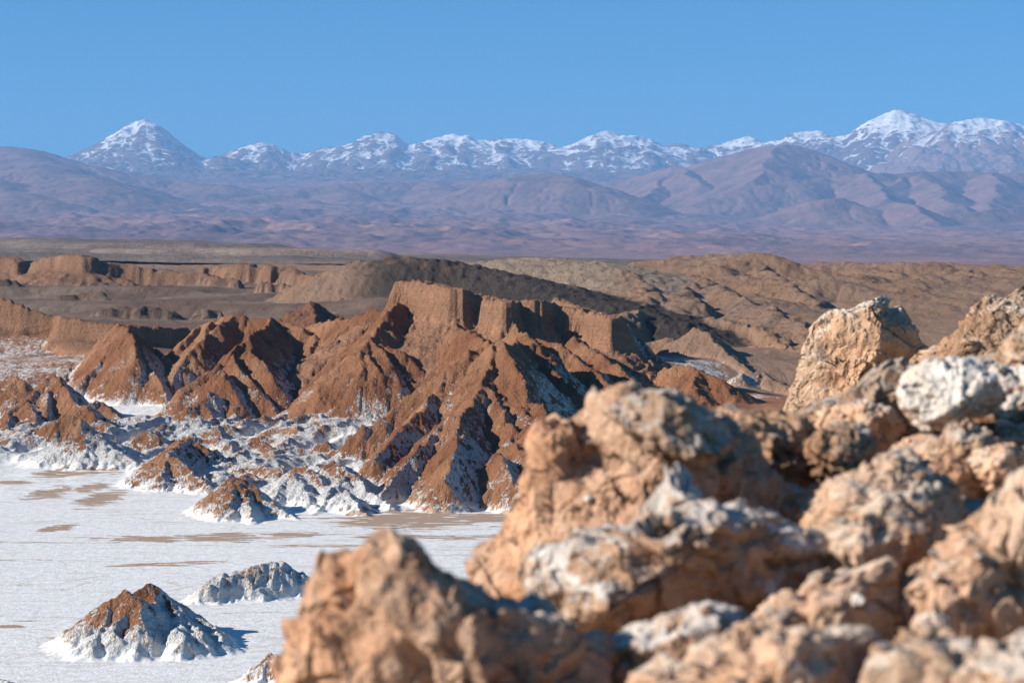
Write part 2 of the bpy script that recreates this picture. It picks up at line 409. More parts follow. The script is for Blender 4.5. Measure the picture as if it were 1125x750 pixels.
# --- dark gravel hill and its neighbours
G(9, 'gravel_hill', 'dark gravel hill whose shaded flank falls behind the butte', 'hill',
  [[(380, 296, 1240), (405, 288, 1230), (432, 284, 1215), (460, 286, 1200), (485, 288, 1200), (520, 295, 1190), (560, 305, 1160), (600, 316, 1120), (640, 328, 1090), (690, 338, 1060), (715, 350, 1030)]],
  s=(.25, .55), rd=0, round=14, warp=5, wsc=25, k=3, jag=1.2, jsc=6)
G(10, 'gravel_hill', 'smooth pale tan dome behind the dark gravel hill', 'hill',
  [[(490, 291, 1500), (530, 289, 1480), (570, 286, 1450), (600, 285, 1420), (640, 289, 1380), (675, 294, 1330), (690, 302, 1290), (704, 315, 1230), (712, 328, 1170), (718, 338, 1120)]],
  s=(.3, .3), round=30, warp=6, wsc=30, k=4, jag=1.5, jsc=14)
G(30, 'gravel_hill', 'steep right flank of the pale dome, wholly in shade', 'hill',
  [[(680, 296, 1330), (694, 301, 1280), (708, 312, 1220), (716, 324, 1160), (714, 336, 1110), (704, 344, 1060), (690, 346, 1010)]], s=(1.0, .25), round=4, warp=6, wsc=25, k=2, jag=2, jsc=12)
G(11, 'gravel_hill', 'large tan hill with dark gravel streaks in front of the plain', 'hill',
  [[(700, 306, 1620), (715, 298, 1600), (735, 288, 1580), (758, 283, 1560), (790, 282, 1540), (825, 288, 1520), (850, 295, 1500), (870, 312, 1400), (880, 325, 1300), (893, 345, 1200)],
   [(735, 296, 1500), (745, 320, 1320), (775, 322, 1250), (820, 330, 1180), (850, 345, 1100), (870, 358, 1050)]],
  s=(.28, .28), round=35, warp=10, wsc=40, k=5, jag=3, jsc=30)
G(12, 'gravel_hill', 'low rounded tan hills on the skyline beyond the big boulder', 'hill',
  [[(850, 296, 1800), (885, 292, 1780), (918, 290, 1750), (945, 292, 1740), (962, 300, 1650), (968, 310, 1550)],
   [(960, 296, 1900), (1000, 291, 1880), (1040, 290, 1860), (1080, 293, 1850), (1125, 296, 1850), (1200, 300, 1850)],
   [(1030, 312, 1500), (1045, 309, 1490), (1062, 318, 1450), (1082, 328, 1400)]],
  s=(.25, .25), round=30, warp=12, wsc=45, k=5, jag=4, jsc=40)
G(44, 'gravel_hill', 'long tan ridge with shaded right flank descending towards the tall leaning boulder', 'hill',
  [[(735, 297, 1450), (770, 308, 1300), (810, 324, 1180), (850, 341, 1080), (880, 361, 1000), (895, 380, 950)], [(770, 308, 1300), (750, 325, 1180), (765, 333, 1110)]], s=(.8, .28), round=3, warp=7, wsc=30, k=2, jag=2, jsc=18)
G(45, 'gravel_hill', 'second tan ridge right of the long one, with a dark gravel side', 'hill',
  [[(800, 286, 1540), (835, 295, 1400), (868, 313, 1280), (900, 335, 1180), (930, 357, 1100)], [(860, 295, 1560), (890, 307, 1430), (930, 325, 1300), (975, 345, 1180)]], s=(.8, .28), round=3, warp=8, wsc=30, k=2, jag=2, jsc=20)
G(46, 'gravel_hill', 'broken tan rock scarp low on the hillside beside the shaded valley', 'hill',
  [[(765, 350, 1060), (800, 354, 1030), (835, 362, 1000), (862, 378, 960), (872, 398, 925)]], s=(.3, .5), w=2, c=5, cw=4, warp=4, wsc=14, k=.8, jag=2, jsc=7)
G(47, 'gravel_hill', 'low tan spurs with shaded flanks right of the tall leaning boulder', 'hill',
  [[(950, 296, 1650), (985, 301, 1500), (1025, 317, 1380), (1060, 335, 1280)], [(1040, 295, 1700), (1080, 303, 1500), (1125, 317, 1400), (1170, 335, 1300)], [(985, 330, 1250), (1030, 335, 1200), (1070, 347, 1130)], [(1030, 301, 1560), (1052, 305, 1540), (1075, 320, 1460)]], s=(.8, .28), round=3, warp=8, wsc=30, k=2, jag=2, jsc=20)
# --- mounds and hillocks standing on the salt
def mound(i, label, u, vt, y, hw, s=.8, lines=None, **kw):
    """a hillock: summit pixel, distance, half width of its crest in pixels"""
    l = lines or [[(u-hw*.5, vt+hw*.35, y), (u, vt, y), (u+hw*.7, vt+hw*.6, y-2)]]
    kk = dict(s=(s, s), warp=1.2, wsc=5, jag=.8, jsc=4, k=1.2, lt=.35); kk.update(kw)
    G(i, 'salt_crusted_hill', label, 'mound', l, 'mounds on the salt flat', **kk)
mound(13, 'white salty mound with a bare brown peak, casting a long shadow on the flat', 0, 0, 0, 0,
      lines=[[(118, 668, 336), (132, 653, 338), (139, 651, 338), (147, 668, 336), (152, 690, 330)],
             [(152, 656, 345), (165, 646, 347), (176, 650, 347), (190, 664, 345), (215, 680, 343), (250, 694, 341)],
             [(105, 680, 334), (90, 692, 332)], [(170, 655, 345), (168, 690, 332)], [(190, 664, 345), (200, 700, 328)], [(139, 660, 338), (128, 690, 330)], [(150, 662, 337), (158, 685, 331), (150, 705, 327)], [(205, 675, 342), (222, 700, 330)], [(120, 670, 336), (100, 700, 328)], [(235, 688, 340), (252, 706, 331)]], s=.7, jag=.8, jsc=4, warp=1.3)
mound(14, 'low ribbed grey-white mound standing alone on the salt flat', 0, 0, 0, 0,
      lines=[[(228, 644, 382), (245, 636, 385), (270, 629, 387), (292, 621, 390), (312, 621, 392), (327, 630, 392)]], s=.85, jag=1.0, jsc=1.8, w=1)
mound(15, 'brown-topped salty mound cut by the bottom of the view', 0, 0, 0, 0,
      lines=[[(278, 735, 305), (294, 720, 306), (300, 722, 306), (312, 738, 303)], [(300, 722, 306), (318, 733, 309)]], s=.8, jag=.6, jsc=2)
mound(16, 'grey salty hillock with a small brown knob on top', 0, 0, 0, 0, lines=[[(86, 484, 650), (94, 480, 650), (98, 475, 650), (112, 486, 645), (130, 496, 638), (150, 507, 632)], [(98, 478, 648), (92, 500, 636)], [(98, 478, 648), (80, 500, 640)]], s=.46)
mound(17, 'small brown cone on the white slope below the badlands', 0, 0, 0, 0, lines=[[(156, 482, 672), (163, 473, 672), (172, 482, 668), (194, 496, 662)]], s=.55)
mound(18, 'long brown fin of clay sticking out of the salt', 0, 0, 0, 0,
      lines=[[(166, 513, 588), (182, 502, 590), (192, 505, 588), (204, 514, 582), (214, 526, 574)], [(182, 502, 590), (195, 492, 612), (206, 482, 626), (228, 494, 620)], [(213, 520, 576), (226, 530, 568), (242, 546, 560)], [(182, 503, 590), (178, 525, 575)]], s=.58, jag=1.3, jsc=3)
mound(19, 'steep brown-faced pyramid of clay at the front of the hillocks', 0, 0, 0, 0,
      lines=[[(262, 528, 523), (256, 526, 525), (246, 538, 519), (234, 554, 512)], [(258, 527, 525), (270, 530, 524), (287, 545, 518), (312, 562, 510), (340, 576, 502)], [(262, 530, 522), (272, 555, 508), (280, 574, 498)], [(254, 530, 520), (252, 552, 508)]], s=.68, jag=.9, jsc=3)
mound(20, 'white ribbed hillock with a shaded right side in front of the tallest ridge', 0, 0, 0, 0,
      lines=[[(330, 513, 560), (345, 520, 553), (358, 532, 545), (372, 547, 534)], [(368, 507, 562), (385, 520, 550), (402, 538, 538), (430, 555, 526)],
             [(372, 546, 526), (380, 540, 527), (392, 552, 520), (402, 563, 514)], [(385, 520, 550), (362, 540, 535), (350, 560, 520)]], s=.6, jag=1., jsc=3)
mound(33, 'white speckled hillock between the pyramid and the ribbed hillock', 0, 0, 0, 0,
      lines=[[(322, 521, 552), (310, 532, 545), (298, 548, 533)], [(322, 521, 552), (336, 542, 536), (350, 562, 518)], [(306, 562, 514), (325, 568, 510)]], s=.46, jag=.9, jsc=3)
mound(34, 'rounded brown hillock with a white skirt among the small mounds', 0, 0, 0, 0, lines=[[(283, 492, 650), (292, 486, 650), (300, 494, 647), (312, 498, 645), (322, 502, 640)], [(300, 494, 647), (305, 512, 632)]], s=.75)
mound(35, 'dark brown rocky hillock below the white gully', 0, 0, 0, 0, lines=[[(340, 502, 640), (352, 487, 645), (362, 489, 642), (380, 503, 634)], [(322, 509, 632), (338, 501, 634), (341, 516, 626)]], s=.7, jag=1.4)
mound(36, 'pair of tan cones in front of the gully mouth', 0, 0, 0, 0, lines=[[(372, 472, 690), (388, 468, 688), (400, 482, 680)], [(340, 492, 672), (330, 497, 670)]], s=.6)
mound(37, 'brown flat-topped hump on the white apron', 0, 0, 0, 0, lines=[[(228, 474, 690), (236, 472, 690), (250, 483, 684), (272, 492, 676)]], s=.5)
mound(38, 'tiny brown cone beside the long fin of clay', 0, 0, 0, 0, lines=[[(232, 503, 650), (238, 500, 650), (245, 510, 645)], [(262, 520, 625), (258, 515, 628)], [(250, 490, 668), (256, 500, 660)]], s=.8)
mound(39, 'low brown hummocks on the apron behind the pyramid', 0, 0, 0, 0, lines=[[(248, 524, 590), (262, 514, 592), (275, 520, 588), (290, 530, 580)], [(288, 510, 620), (300, 506, 622), (312, 514, 616)], [(283, 536, 570), (294, 531, 570), (302, 538, 566)]], s=.62)
mound(40, 'brown-topped hillocks between the dark hills and the gullied slope', 0, 0, 0, 0,
      lines=[[(85, 452, 722), (93, 445, 724), (104, 456, 718), (118, 465, 712)], [(62, 462, 700), (74, 456, 702), (90, 464, 698)], [(102, 445, 755), (110, 441, 757), (122, 452, 750), (132, 460, 745)], [(34, 472, 712), (46, 466, 715), (58, 474, 710)]], s=.7)
mound(41, 'tiny dark mound touching the left side of the flat', 0, 0, 0, 0, lines=[[(-12, 578, 500), (0, 579, 500), (6, 582, 499)]], s=.5)
mound(42, 'dark brown lump in the near corner of the salt flat', 0, 0, 0, 0, lines=[[(-14, 742, 300), (0, 741, 300), (12, 747, 299)]], s=.8)
mound(43, 'low flat brown shelf beside the mud patch', 0, 0, 0, 0, lines=[[(80, 531, 602), (92, 530, 603), (106, 532, 602)]], s=.5, w=1.0)

# base surface
cps = []
for x in range(-500, 501, 100):
    for y in (60, 150, 240, 330, 420, 500, 550): cps.append((x, y, FLOOR))
for x in (-180, -140, -100, -60): cps += [(x, 600, -62), (x, 660, -61.5)]
for p in [(0, 480, 740), (-80, 480, 740), (130, 474, 750), (225, 470, 750), (300, 468, 745), (350, 462, 745), (390, 470, 720), (440, 470, 700), (500, 470, 690),
          (60, 430, 870), (-40, 425, 880), (130, 432, 860), (60, 395, 945), (-40, 395, 945), (110, 390, 950), (60, 366, 1010), (-60, 360, 1010), (170, 445, 820), (215, 440, 850), (310, 440, 830),
          (20, 350, 1120), (-60, 350, 1120), (150, 352, 1100), (300, 352, 1080), (400, 350, 1050), (60, 330, 1230), (200, 330, 1230), (330, 332, 1200), (440, 330, 1150),
          (60, 313, 1370), (200, 316, 1350), (330, 322, 1300), (0, 300, 1550), (200, 303, 1600), (400, 300, 1600),
          (600, 470, 640), (680, 450, 700), (740, 440, 720), (560, 440, 700), (650, 375, 850), (700, 394, 850), (735, 392, 920), (745, 384, 985), (760, 374, 1050), (785, 382, 950), (725, 372, 1060),
          (790, 422, 790), (830, 425, 800), (880, 440, 800), (820, 385, 900), (880, 400, 900), (860, 345, 1100), (940, 350, 1150), (1040, 352, 1150), (1150, 355, 1150),
          (940, 325, 1350), (1040, 325, 1400), (1150, 325, 1400), (1000, 305, 1700), (1150, 308, 1700), (780, 300, 1450), (500, 300, 1500), (600, 296, 1550),
          (1000, 440, 780), (1150, 440, 780), (1300, 355, 1150), (1300, 320, 1500)]:
    cps.append(W(*p))
for x in range(-900, 901, 150): cps += [(x, 2100, -40), (x, 2500, -110), (x, 2800, -130)] if x > -60 else [(x, 1800, 2), (x, 2100, 4), (x, 2500, 5), (x, 2800, -10)]
def base_mid(X, Y):
    b = scat(cps, X, Y, p=4.0, eps=22.)
    return b
def make_mid(x0, x1, y0, y1, dx, K, iters, blurn=0):
    xs = np.arange(x0, x1, dx, dtype=F32); ys = np.arange(y0, y1, dx, dtype=F32)
    X, Y = np.meshgrid(xs, ys)
    b = base_mid(X[::4, ::4], Y[::4, ::4])
    b = bil(b, x0, y0, dx*4, X, Y).astype(F32)
    amp = sstep(560, 760, Y)
    b = b+amp*(1.2*fbm2(X/45, Y/45, 5, seed=3))+.25*fbm2(X/9, Y/9, 3, seed=5)*sstep(520, 600, Y)
    b = b+sstep(1000, 1400, Y)*3.0*fbm2(X/70, Y/70, 5, seed=13)
    bclean = b+0
    fr = np.interp(X[0], [-220, -120, -92, -75, -30], [650, 628, 575, 520, 530])[None, :]
    ap = sstep(0, 50, Y-fr)*(1-sstep(745, 800, Y))*(1-sstep(-45, -15, X))*sstep(150, 190, -(X-60)*1.0+60)
    b = b+ap*(5.6*np.maximum(ridge2((X-.4*Y)/21, (Y+.3*X)/27, 4, .36, seed=301)-.10, 0)+.25*fbm2(X/6, Y/6, 4, seed=303))
    b = b+sstep(1080, 1250, Y)*sstep(60, 160, X)*(13*ridge2((X*.8+Y*.35)/110, (Y-.6*X)/280, 3, .38, seed=305)+.5*ridge2(X/30, Y/40, 4, .5, seed=307))*(1-sstep(1900, 2200, Y))
    H, L = ridge_field(X, Y, b, groups)
    above = sstep(.4, 5., H-bclean)
    # small-scale roughness that seeds the gullies
    ncl = 1-.7*np.isin(L, (3, 7, 8, 23))
    H = H+above*ncl*(.9*fbm2(X/7, Y/7, 5, .6, seed=9)+.6*ridge2(X/3.2, Y/3.2, 3, seed=15)+sstep(2, 12, H-bclean)*(2.0*ridge2(X/15+.3*Y/15, Y/19, 4, .55, seed=311)-.6))
    H = H+sstep(900, 1100, Y)*(.5*ridge2(X/26, Y/26, 5, .5, seed=19))
    cliffm = np.isin(L, (3, 7, 8, 23))
    Km = np.where(cliffm, np.where(np.isin(L, (7, 8)), .08, .25), 1.0)*(0.08+.92*np.maximum(above, sstep(820, 900, Y)))
    Km = Km*np.where(np.isin(L, (9, 10)), .4, 1)
    H0 = H.copy()
    H, A = erode(H, dx, K, iters, diff=.0, Kmap=Km.astype(F32), talus=2.6, seed=4)
    return X, Y, H, L, A, bclean, H0
log('mid sim')
mx0, my0, mdx = -290., 250., .62
Xa, Ya, Ha, La, Aa, Ba, H0a = make_mid(mx0, 330., my0, 1080., mdx, .0075, 18)
log('mid fine done', Ha.shape)
bx0, by0, bdx = -900., 900., 2.2
Xb, Yb, Hb, Lb, Ab, Bb, H0b = make_mid(bx0, 900., by0, 2800., bdx, .0062, 16)
log('mid back done', Hb.shape)
# the mesh that is rendered: dense where it is seen large
ang = np.arange(-19.5, 19.51, .036)
yy = np.concatenate([np.arange(60, 250, 6.), np.exp(np.arange(math.log(250), math.log(1120), .00125)), np.exp(np.arange(math.log(1120), math.log(2750), .0022))])
Yg, Ag = np.meshgrid(yy, np.tan(np.radians(ang)), indexing='ij')
Xg = Yg*Ag
Zf = bic(Ha, mx0, my0, mdx, Xg, Yg); Zb = bic(Hb, bx0, by0, bdx, Xg, Yg)
wf = (1-sstep(1000, 1060, Yg))*(1-sstep(285, 325, Xg))*(1-sstep(255, 285, -Xg))
wf = np.maximum(wf, (Yg < 900)*1.)
Zm = Zf*wf+Zb*(1-wf)
def nn(Ga, x0, y0, dx): return Ga[np.clip(((Yg-y0)/dx+.5).astype(int), 0, Ga.shape[0]-1), np.clip(((Xg-x0)/dx+.5).astype(int), 0, Ga.shape[1]-1)]
Lg = np.where(wf > .5, nn(La, mx0, my0, mdx), nn(Lb, bx0, by0, bdx))
Ar = np.where(wf > .5, nn(Aa, mx0, my0, mdx), nn(Ab, bx0, by0, bdx)/4)
Bg = bil(Ba, mx0, my0, mdx, Xg, Yg)*wf+bil(Bb, bx0, by0, bdx, Xg, Yg)*(1-wf)
rel = Zm-Bg
ab = sstep(.3, 3, rel)
cl = np.isin(Lg, (3, 7, 8, 23, 31, 32))
Zm = Zm+ab*(.22*ridge2(Xg/3.1, Yg/3.1, 3, .6, seed=313)*(Yg < 1050)+.18*fbm2(Xg/1.6, Yg/1.6, 4, .6, seed=21))+sstep(1000, 1200, Yg)*.22*fbm2(Xg/5, Yg/5, 4, .65, seed=23)
# strata ledges on the cliffs
zz = Zm+.6*fbm2(Xg/25, Yg/25, 3, seed=25)
Zm = Zm+cl*ab*(.7*noise2((zz+.1*Xg)*.5, zz*0+5.1, 39)+.12*noise2((zz+.1*Xg)*1.5, zz*0+2.1, 43))
# thin drainage cracks in the flat and small tilted crust
Zm = Zm-.0*Zm
# region labels of the open ground
Lg = np.where((Lg == 0) & (Yg > 1005), 90, Lg)
Lg = np.where((Lg == 0) & (Yg > 585) & (Xg < 40), 92, Lg)
Lg = np.where((Lg == 90) & ((Xg > -20) | (Yg > 1650)), 91, Lg)
Lg = np.where((Lg == 0) & (Xg > 30) & (Yg > 780), 91, Lg)
# ---- what the ground is made of (colour of the stuff itself, no light)
col = np.zeros(Xg.shape+(3,), F32)
def c3(*c): return np.array(c, F32)
RUST, RED, TAN, GREYB, DARKG_SHADE, PALE = c3(.30, .142, .070), c3(.26, .10, .05), c3(.31, .20, .135), c3(.175, .115, .082), c3(.072, .057, .046), c3(.34, .255, .18)
nL = fbm2(Xg/60, Yg/60, 4, seed=31)[..., None]; nS = fbm2(Xg/8, Yg/8, 4, seed=33)[..., None]
col[:] = RUST+(.05*nS)*RUST*3
def setc(mask, c): col[mask] = c if c.ndim == 1 else c[mask]
t = sstep(-.3, .5, nL)
clay = RUST*(1-t)+c3(.34, .175, .09)*t
clay = clay*(1+.18*nS)
zst = Zm+.10*Xg+.8*fbm2(Xg/30, Yg/30, 3, seed=35)
strat = np.clip(2.2*noise2(zst*.55, zst*0+3.3, 36)+1.2*noise2(zst*1.7, zst*0+1.3, 38), -1.2, 1.2)[..., None]
tv_ = sstep(-.35, .45, fbm2(Xg/26, Yg/26, 5, .6, seed=321))[..., None]
clay = clay*(c3(.82, .74, .72)*(1-tv_)+c3(1.17, 1.19, 1.24)*tv_)
col[:] = clay
orange = c3(.40, .215, .125)*(1+.30*strat+.15*nS)
tan = (TAN*(1-t)+c3(.33, .20, .12)*t)*(1+.15*nS)
grey = (GREYB*(1-t)+c3(.25, .18, .13)*t)*(1+.15*nS)
pale = PALE*(1+.18*nS)*(1+.1*nL)
for k in (3, 7, 23): setc(Lg == k, orange)
for k in (8, 31): setc(Lg == k, c3(.32, .18, .11)*(1+.22*strat+.2*nS))
for k in (90, 32): setc(Lg == k, grey)
for k in (91, 11, 12, 28, 29, 9, 30, 44, 45, 46, 47): setc(Lg == k, tan)
setc(Lg == 27, clay*1.1); setc(Lg == 10, pale); setc(Lg == 21, np.broadcast_to(c3(.23, .11, .065), col.shape)*(1+.2*nS))
# dark gravel plus the flank's shade, both in the colour, right of the crest
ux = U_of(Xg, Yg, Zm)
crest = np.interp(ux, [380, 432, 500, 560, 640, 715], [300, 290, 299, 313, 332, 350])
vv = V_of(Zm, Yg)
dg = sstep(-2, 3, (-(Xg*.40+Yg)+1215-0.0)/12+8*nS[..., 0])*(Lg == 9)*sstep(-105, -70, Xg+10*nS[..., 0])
col = col*(1-dg[..., None])+DARKG_SHADE*(1+.4*nS)*dg[..., None]
# dark gravel streaks on the big tan hill
st = sstep(.25, .6, fbm2((Xg*.8+Yg*.5)/160, (Yg*.25-Xg*.5)/14, 5, .6, seed=37)+.1)*np.isin(Lg, (11, 45, 44))*sstep(-.5, .4, nL[..., 0]+.2)
col = col*(1-.75*st[..., None])+c3(.12, .09, .065)*.75*st[..., None]
# smooth the hard borders between materials
for _ in range(3):
    col[1:-1, 1:-1] = (col[1:-1, 1:-1]*2+col[2:, 1:-1]+col[:-2, 1:-1]+col[1:-1, 2:]+col[1:-1, :-2])/6
# ---- salt: all over the flat, creeping up the low slopes and lying in the gullies
gy, gx = np.gradient(Zm)
dY = np.gradient(yy)[:, None]; dX = Yg*np.radians(.036)
sx = gx/dX; slope = np.hypot(sx, gy/dY)
n1 = fbm2(Xg/11, Yg/11, 5, .6, seed=41); n2 = fbm2(Xg/2.2, Yg/2.2, 4, .65, seed=43)
salt = np.zeros(Xg.shape, F32)
flat = (Yg < 985+12*n1)*(1-sstep(835, 880, Yg)*sstep(-60, 0, Xg)).clip(0, 1)
lowest = np.where(flat > 0, flat*(1.02-1.0*sstep(-1.5, 13.0, rel-3.2*n1-2.2*n2+5.*sstep(.25, 1.0, slope)-2.0*(sx < -.2)-2.5*sstep(4.2, 5.8, np.log(Ar+1)))), 0)
right = sstep(10, 60, Xg-.15*(Yg-700))*sstep(560, 640, Yg)
salt = lowest*(1-.85*right)
# dustings on shaded (right) slopes and gully floors
dust = sstep(.0, .5, -sx*.9+.55*n1+.35*n2-.15)*(1-sstep(10, 30, rel))*flat
salt = np.maximum(salt, dust*.6*(1-.55*right))
gul = sstep(4.2, 5.6, np.log(Ar+1)+.8*n1)*sstep(.6, 2, rel)*(1-sstep(8, 24, rel))*flat*(1-.6*right)
salt = np.maximum(salt, gul*.8)
fleck = sstep(.05, .6, n1+.5*n2+.1)*(1-sstep(14, 34, rel))*sstep(1.5, 4, rel)*flat*(1-.6*right)
salt = np.maximum(salt, .40*fleck)
# speckled white slope at left
spk = sstep(845, 875, Yg)*(1-sstep(985, 1010, Yg+12*n1))*sstep(60, 110, -Xg)*(rel < 1.5)
salt = np.where(spk > .02, np.maximum(salt*(1-spk), spk*(.44+.25*n2+.25*n1)), salt)
# white patches in the dark valley at right
for (u, v, y, rx, ry) in [(800, 415, 815, 16, 30), (770, 402, 840, 14, 22), (716, 392, 850, 10, 14), (700, 384, 860, 12, 12), (645, 366, 850, 14, 30), (628, 350, 880, 8, 30), (835, 445, 750, 8, 10), (690, 385, 790, 8, 10), (412, 470, 716, 10, 12)]:
    p = W(u, v, y); d = ((Xg-p[0])/rx)**2+((Yg-p[1])/ry)**2
    salt = np.maximum(salt, sstep(1.1, .2, d+.9*n1+.8*n2)*.52*(rel < 9))
for k, a in ((14, .22), (20, .35), (33, .35), (16, .28), (13, .20), (15, .15), (17, .1), (36, .1)):
    salt = np.where(Lg == k, np.minimum(salt+a*(1-.8*sstep(5, 8, rel)), .93), salt)
salt = np.where(cl, salt*.15, salt)
bs = ((Yg > 1000) & (Yg < 1400) & (Xg < 0) & (Lg == 90))
salt = np.where(bs, np.maximum(0, .25*n1+.2*n2-.02)*1.4, salt)
salt = np.where(Yg > 1400, 0, salt)
# bare mud patches and streaks in the flat
mud = np.zeros_like(salt)
for (u, v, rx, ry, s_) in [(455, 571, 26, 11, 1), (530, 569, 18, 6, 1), (108, 548, 7, 11, 1), (100, 536, 6, 6, 1), (52, 542, 7, 8, .8), (62, 580, 5, 5, .8), (62, 521, 10, 3.5, .9), (90, 520, 14, 2.2, .8), (8, 530, 10, 2.5, .9),
                        (205, 592, 30, 4.5, .75), (290, 588, 24, 3.0, .8), (165, 620, 12, 3, .7), (210, 618, 10, 2, .6), (60, 700, 6, 1.8, .5), (6, 688, 5, 1.6, .8), (45, 596, 30, 1.5, .4), (20, 615, 18, 1.2, .4), (360, 600, 22, 2.0, .5), (470, 590, 22, 4, .6), (25, 682, 4, 1, .6)]:
    y = -FLOOR/math.tan(PITCH+math.atan((v-CY)/FPX)); x = (u-CX)/FPX*y
    rr = ry*y*y/(62*FPX)*1.3   # pixels of depth to metres
    d = ((Xg-x)/(rx*.8))**2+((Yg-y)/(rr*.75))**2
    mud = np.maximum(mud, s_*sstep(1.3, .3, d+1.1*fbm2(Xg/9, Yg/3, 4, .6, seed=47)+.7*fbm2(Xg/12, Yg/2., 3, .6, seed=49)))
lines_ = fbm2(Xg/70, (Yg-.10*Xg)/5.0, 5, .62, seed=51)
mud = np.maximum(mud, sstep(.42, .62, lines_)*.40*(rel < .8)*sstep(620, 560, Yg))
mud = mud*(rel < 1.2)
log('fields')
M = NT('desert_ground')
P = M.pos()
base = M.attr('ground_colour', 'Color'); sa = M.attr('salt'); mu = M.attr('mud')
nf = M.noise(P, .55, 6, .65); nf2 = M.noise(P, 3.2, 4, .6); nv = M.noise(M.vmul(P, (1, 1, .25)), 1.1, 5, .7)
nr_ = M.noise(M.vmul(P, (1, 1, .10)), 2.0, 5, .7)
thr = M.math('ADD', M.math('MULTIPLY', nf, .25), M.math('ADD', M.math('MULTIPLY', nv, .25), M.math('MULTIPLY', nr_, .5)))
thr = M.ramp(thr, .3, .7, 0, 1, False)
sf = M.ramp(M.math('SUBTRACT', sa, thr), -.16, .16)
mf = M.ramp(M.math('SUBTRACT', mu, M.ramp(M.noise(M.vmul(P, (.25, 1, 1)), .5, 6, .7), .3, .7, 0, 1, False)), -.10, .10)
sf = M.math('MULTIPLY', sf, M.math('SUBTRACT', 1., mf))
col1 = M.mix(M.ramp(nf, .25, .75, .0, .55, False), base, (.12, .062, .035, 1), 'MULTIPLY')
col1 = M.mix(M.ramp(nf2, .3, .7, 0, 1, False), M.mix(1., base, (.78, .76, .74, 1), 'MULTIPLY'), M.mix(1., base, (1.2, 1.2, 1.22, 1), 'MULTIPLY'))
dp = M.node('ShaderNodeVectorMath', operation='DOT_PRODUCT'); M.L.new(P, dp.inputs[0]); dp.inputs[1].default_value = (.42, -.18, .89)
bedp = M.node('ShaderNodeCombineXYZ'); M.L.new(M.math('ADD', dp.outputs['Value'], M.math('MULTIPLY', nf, 1.2)), bedp.inputs[2])
bed = M.noise(bedp.outputs[0], .55, 5, .7)
col1 = M.mix(M.ramp(bed, .35, .65, 0, .38), col1, M.mix(1., col1, (.66, .60, .56, 1), 'MULTIPLY'))
pb = M.voro(P, 1.3); col1 = M.mix(M.ramp(pb, .12, .30, .30, 0.), col1, M.mix(1., col1, (.45, .42, .4, 1), 'MULTIPLY'))
saltc = M.mix(M.ramp(nf, .3, .7), (.62, .60, .56, 1), (.80, .78, .745, 1))
mudc = M.mix(nf2, (.34, .235, .165, 1), (.42, .30, .215, 1))
cr = M.voro(M.vmul(P, (.7, 1., 1)), .09, 'DISTANCE_TO_EDGE'); 
nq = M.noise(P, .12, 4, .6)
crk = M.math('MULTIPLY', M.ramp(M.math('ADD', cr, M.math('MULTIPLY', nq, .16)), .085, .105, .3, 0), M.ramp(M.noise(P, .02, 3), .45, .6))
stk = M.ramp(M.noise(M.vmul(P, (.25, 1.3, 1)), .22, 8, .75), .5, .72, 0, .6)
saltc = M.mix(M.math('MAXIMUM', crk, stk), saltc, (.36, .29, .235, 1))
cc = M.mix(sf, M.mix(mf, col1, mudc), saltc)
hgt = M.math('ADD', M.math('MULTIPLY', nf, 1.0), M.math('MULTIPLY', nf2, .35))
# runnels down the slopes: noise stretched along z
run = M.noise(M.vmul(P, (1, 1, .18)), 1.6, 4, .6)
hgt = M.math('ADD', M.math('ADD', hgt, M.math('MULTIPLY', run, .8)), M.math('MULTIPLY', bed, .9))
stn = M.noise(M.vmul(P, (.10, .10, .9)), 1.0, 5, .75, .4)
jn = M.noise(M.vmul(P, (1, 1, .3)), .5, 5, .7, .6)
cf = M.attr('cliff')
hgt = M.math('ADD', hgt, M.math('MULTIPLY', cf, M.math('ADD', M.math('MULTIPLY', stn, 1.3), M.math('MULTIPLY', jn, .8))))
amp = M.attr('rough')
M.bsdf(cc, .95, M.bump(M.math('MULTIPLY', hgt, amp), 1., 1.5), .1)
rough = np.clip(.10+.9*sstep(.2, 2.5, rel)+.5*sstep(780, 900, Yg)*(1), 0, 1)
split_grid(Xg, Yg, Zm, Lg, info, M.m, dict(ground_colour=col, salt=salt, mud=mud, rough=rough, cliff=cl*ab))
log('mid mesh', Xg.shape)
# ================================================================ THE PLAIN, THE FOOTHILLS AND THE SNOWY RANGE
finfo = {}
def FG(lst, id_, name, label, cat, lines, grp=None, **kw):
    finfo[id_] = (name, label, cat, grp)
    d = dict(id=id_, lines=lines, seed=id_, lt=15., k=20.); d.update(kw); lst.append(d)
finfo[0] = ('plain_terrain', 'violet-brown desert plain rising gently towards the mountains', 'plain', None)
finfo[1] = ('plateau_terrain', 'flat grey-brown tableland above the left cliff band', 'tableland', None)
finfo[2] = ('rolling_hills_terrain', 'low lumpy violet-brown hills spread across the plain', 'hills', None)
finfo[3] = ('snow_dusted_terrain', 'snow-dusted rocky apron below the white peaks', 'mountain apron', None)
RY = np.array([1500, 2600, 4200, 6000, 9000, 12000, 15000, 18000, 22000, 26000, 30000, 34000, 38000, 41000, 44000, 50000, 60000.])
RV = np.array([312, 312, 318, 305, 293, 280, 270, 261, 250, 240, 229, 214, 200, 191, 190, 200, 225.])
RZ = np.array([W(562, v, y)[2] for v, y in zip(RV, RY)])
def ramp_z(X, Y):
    z = np.interp(Y, RY, RZ)
    # a little higher on the left, lower on the right, between 12 and 30 km
    t = sstep(9000, 20000, Y)*(1-sstep(34000, 38000, Y))
    return (z-t*X/FPX*0-t*60*np.tanh(X/2500.)).astype(F32)
foot = []
FH = 'bare foothills below the snow'
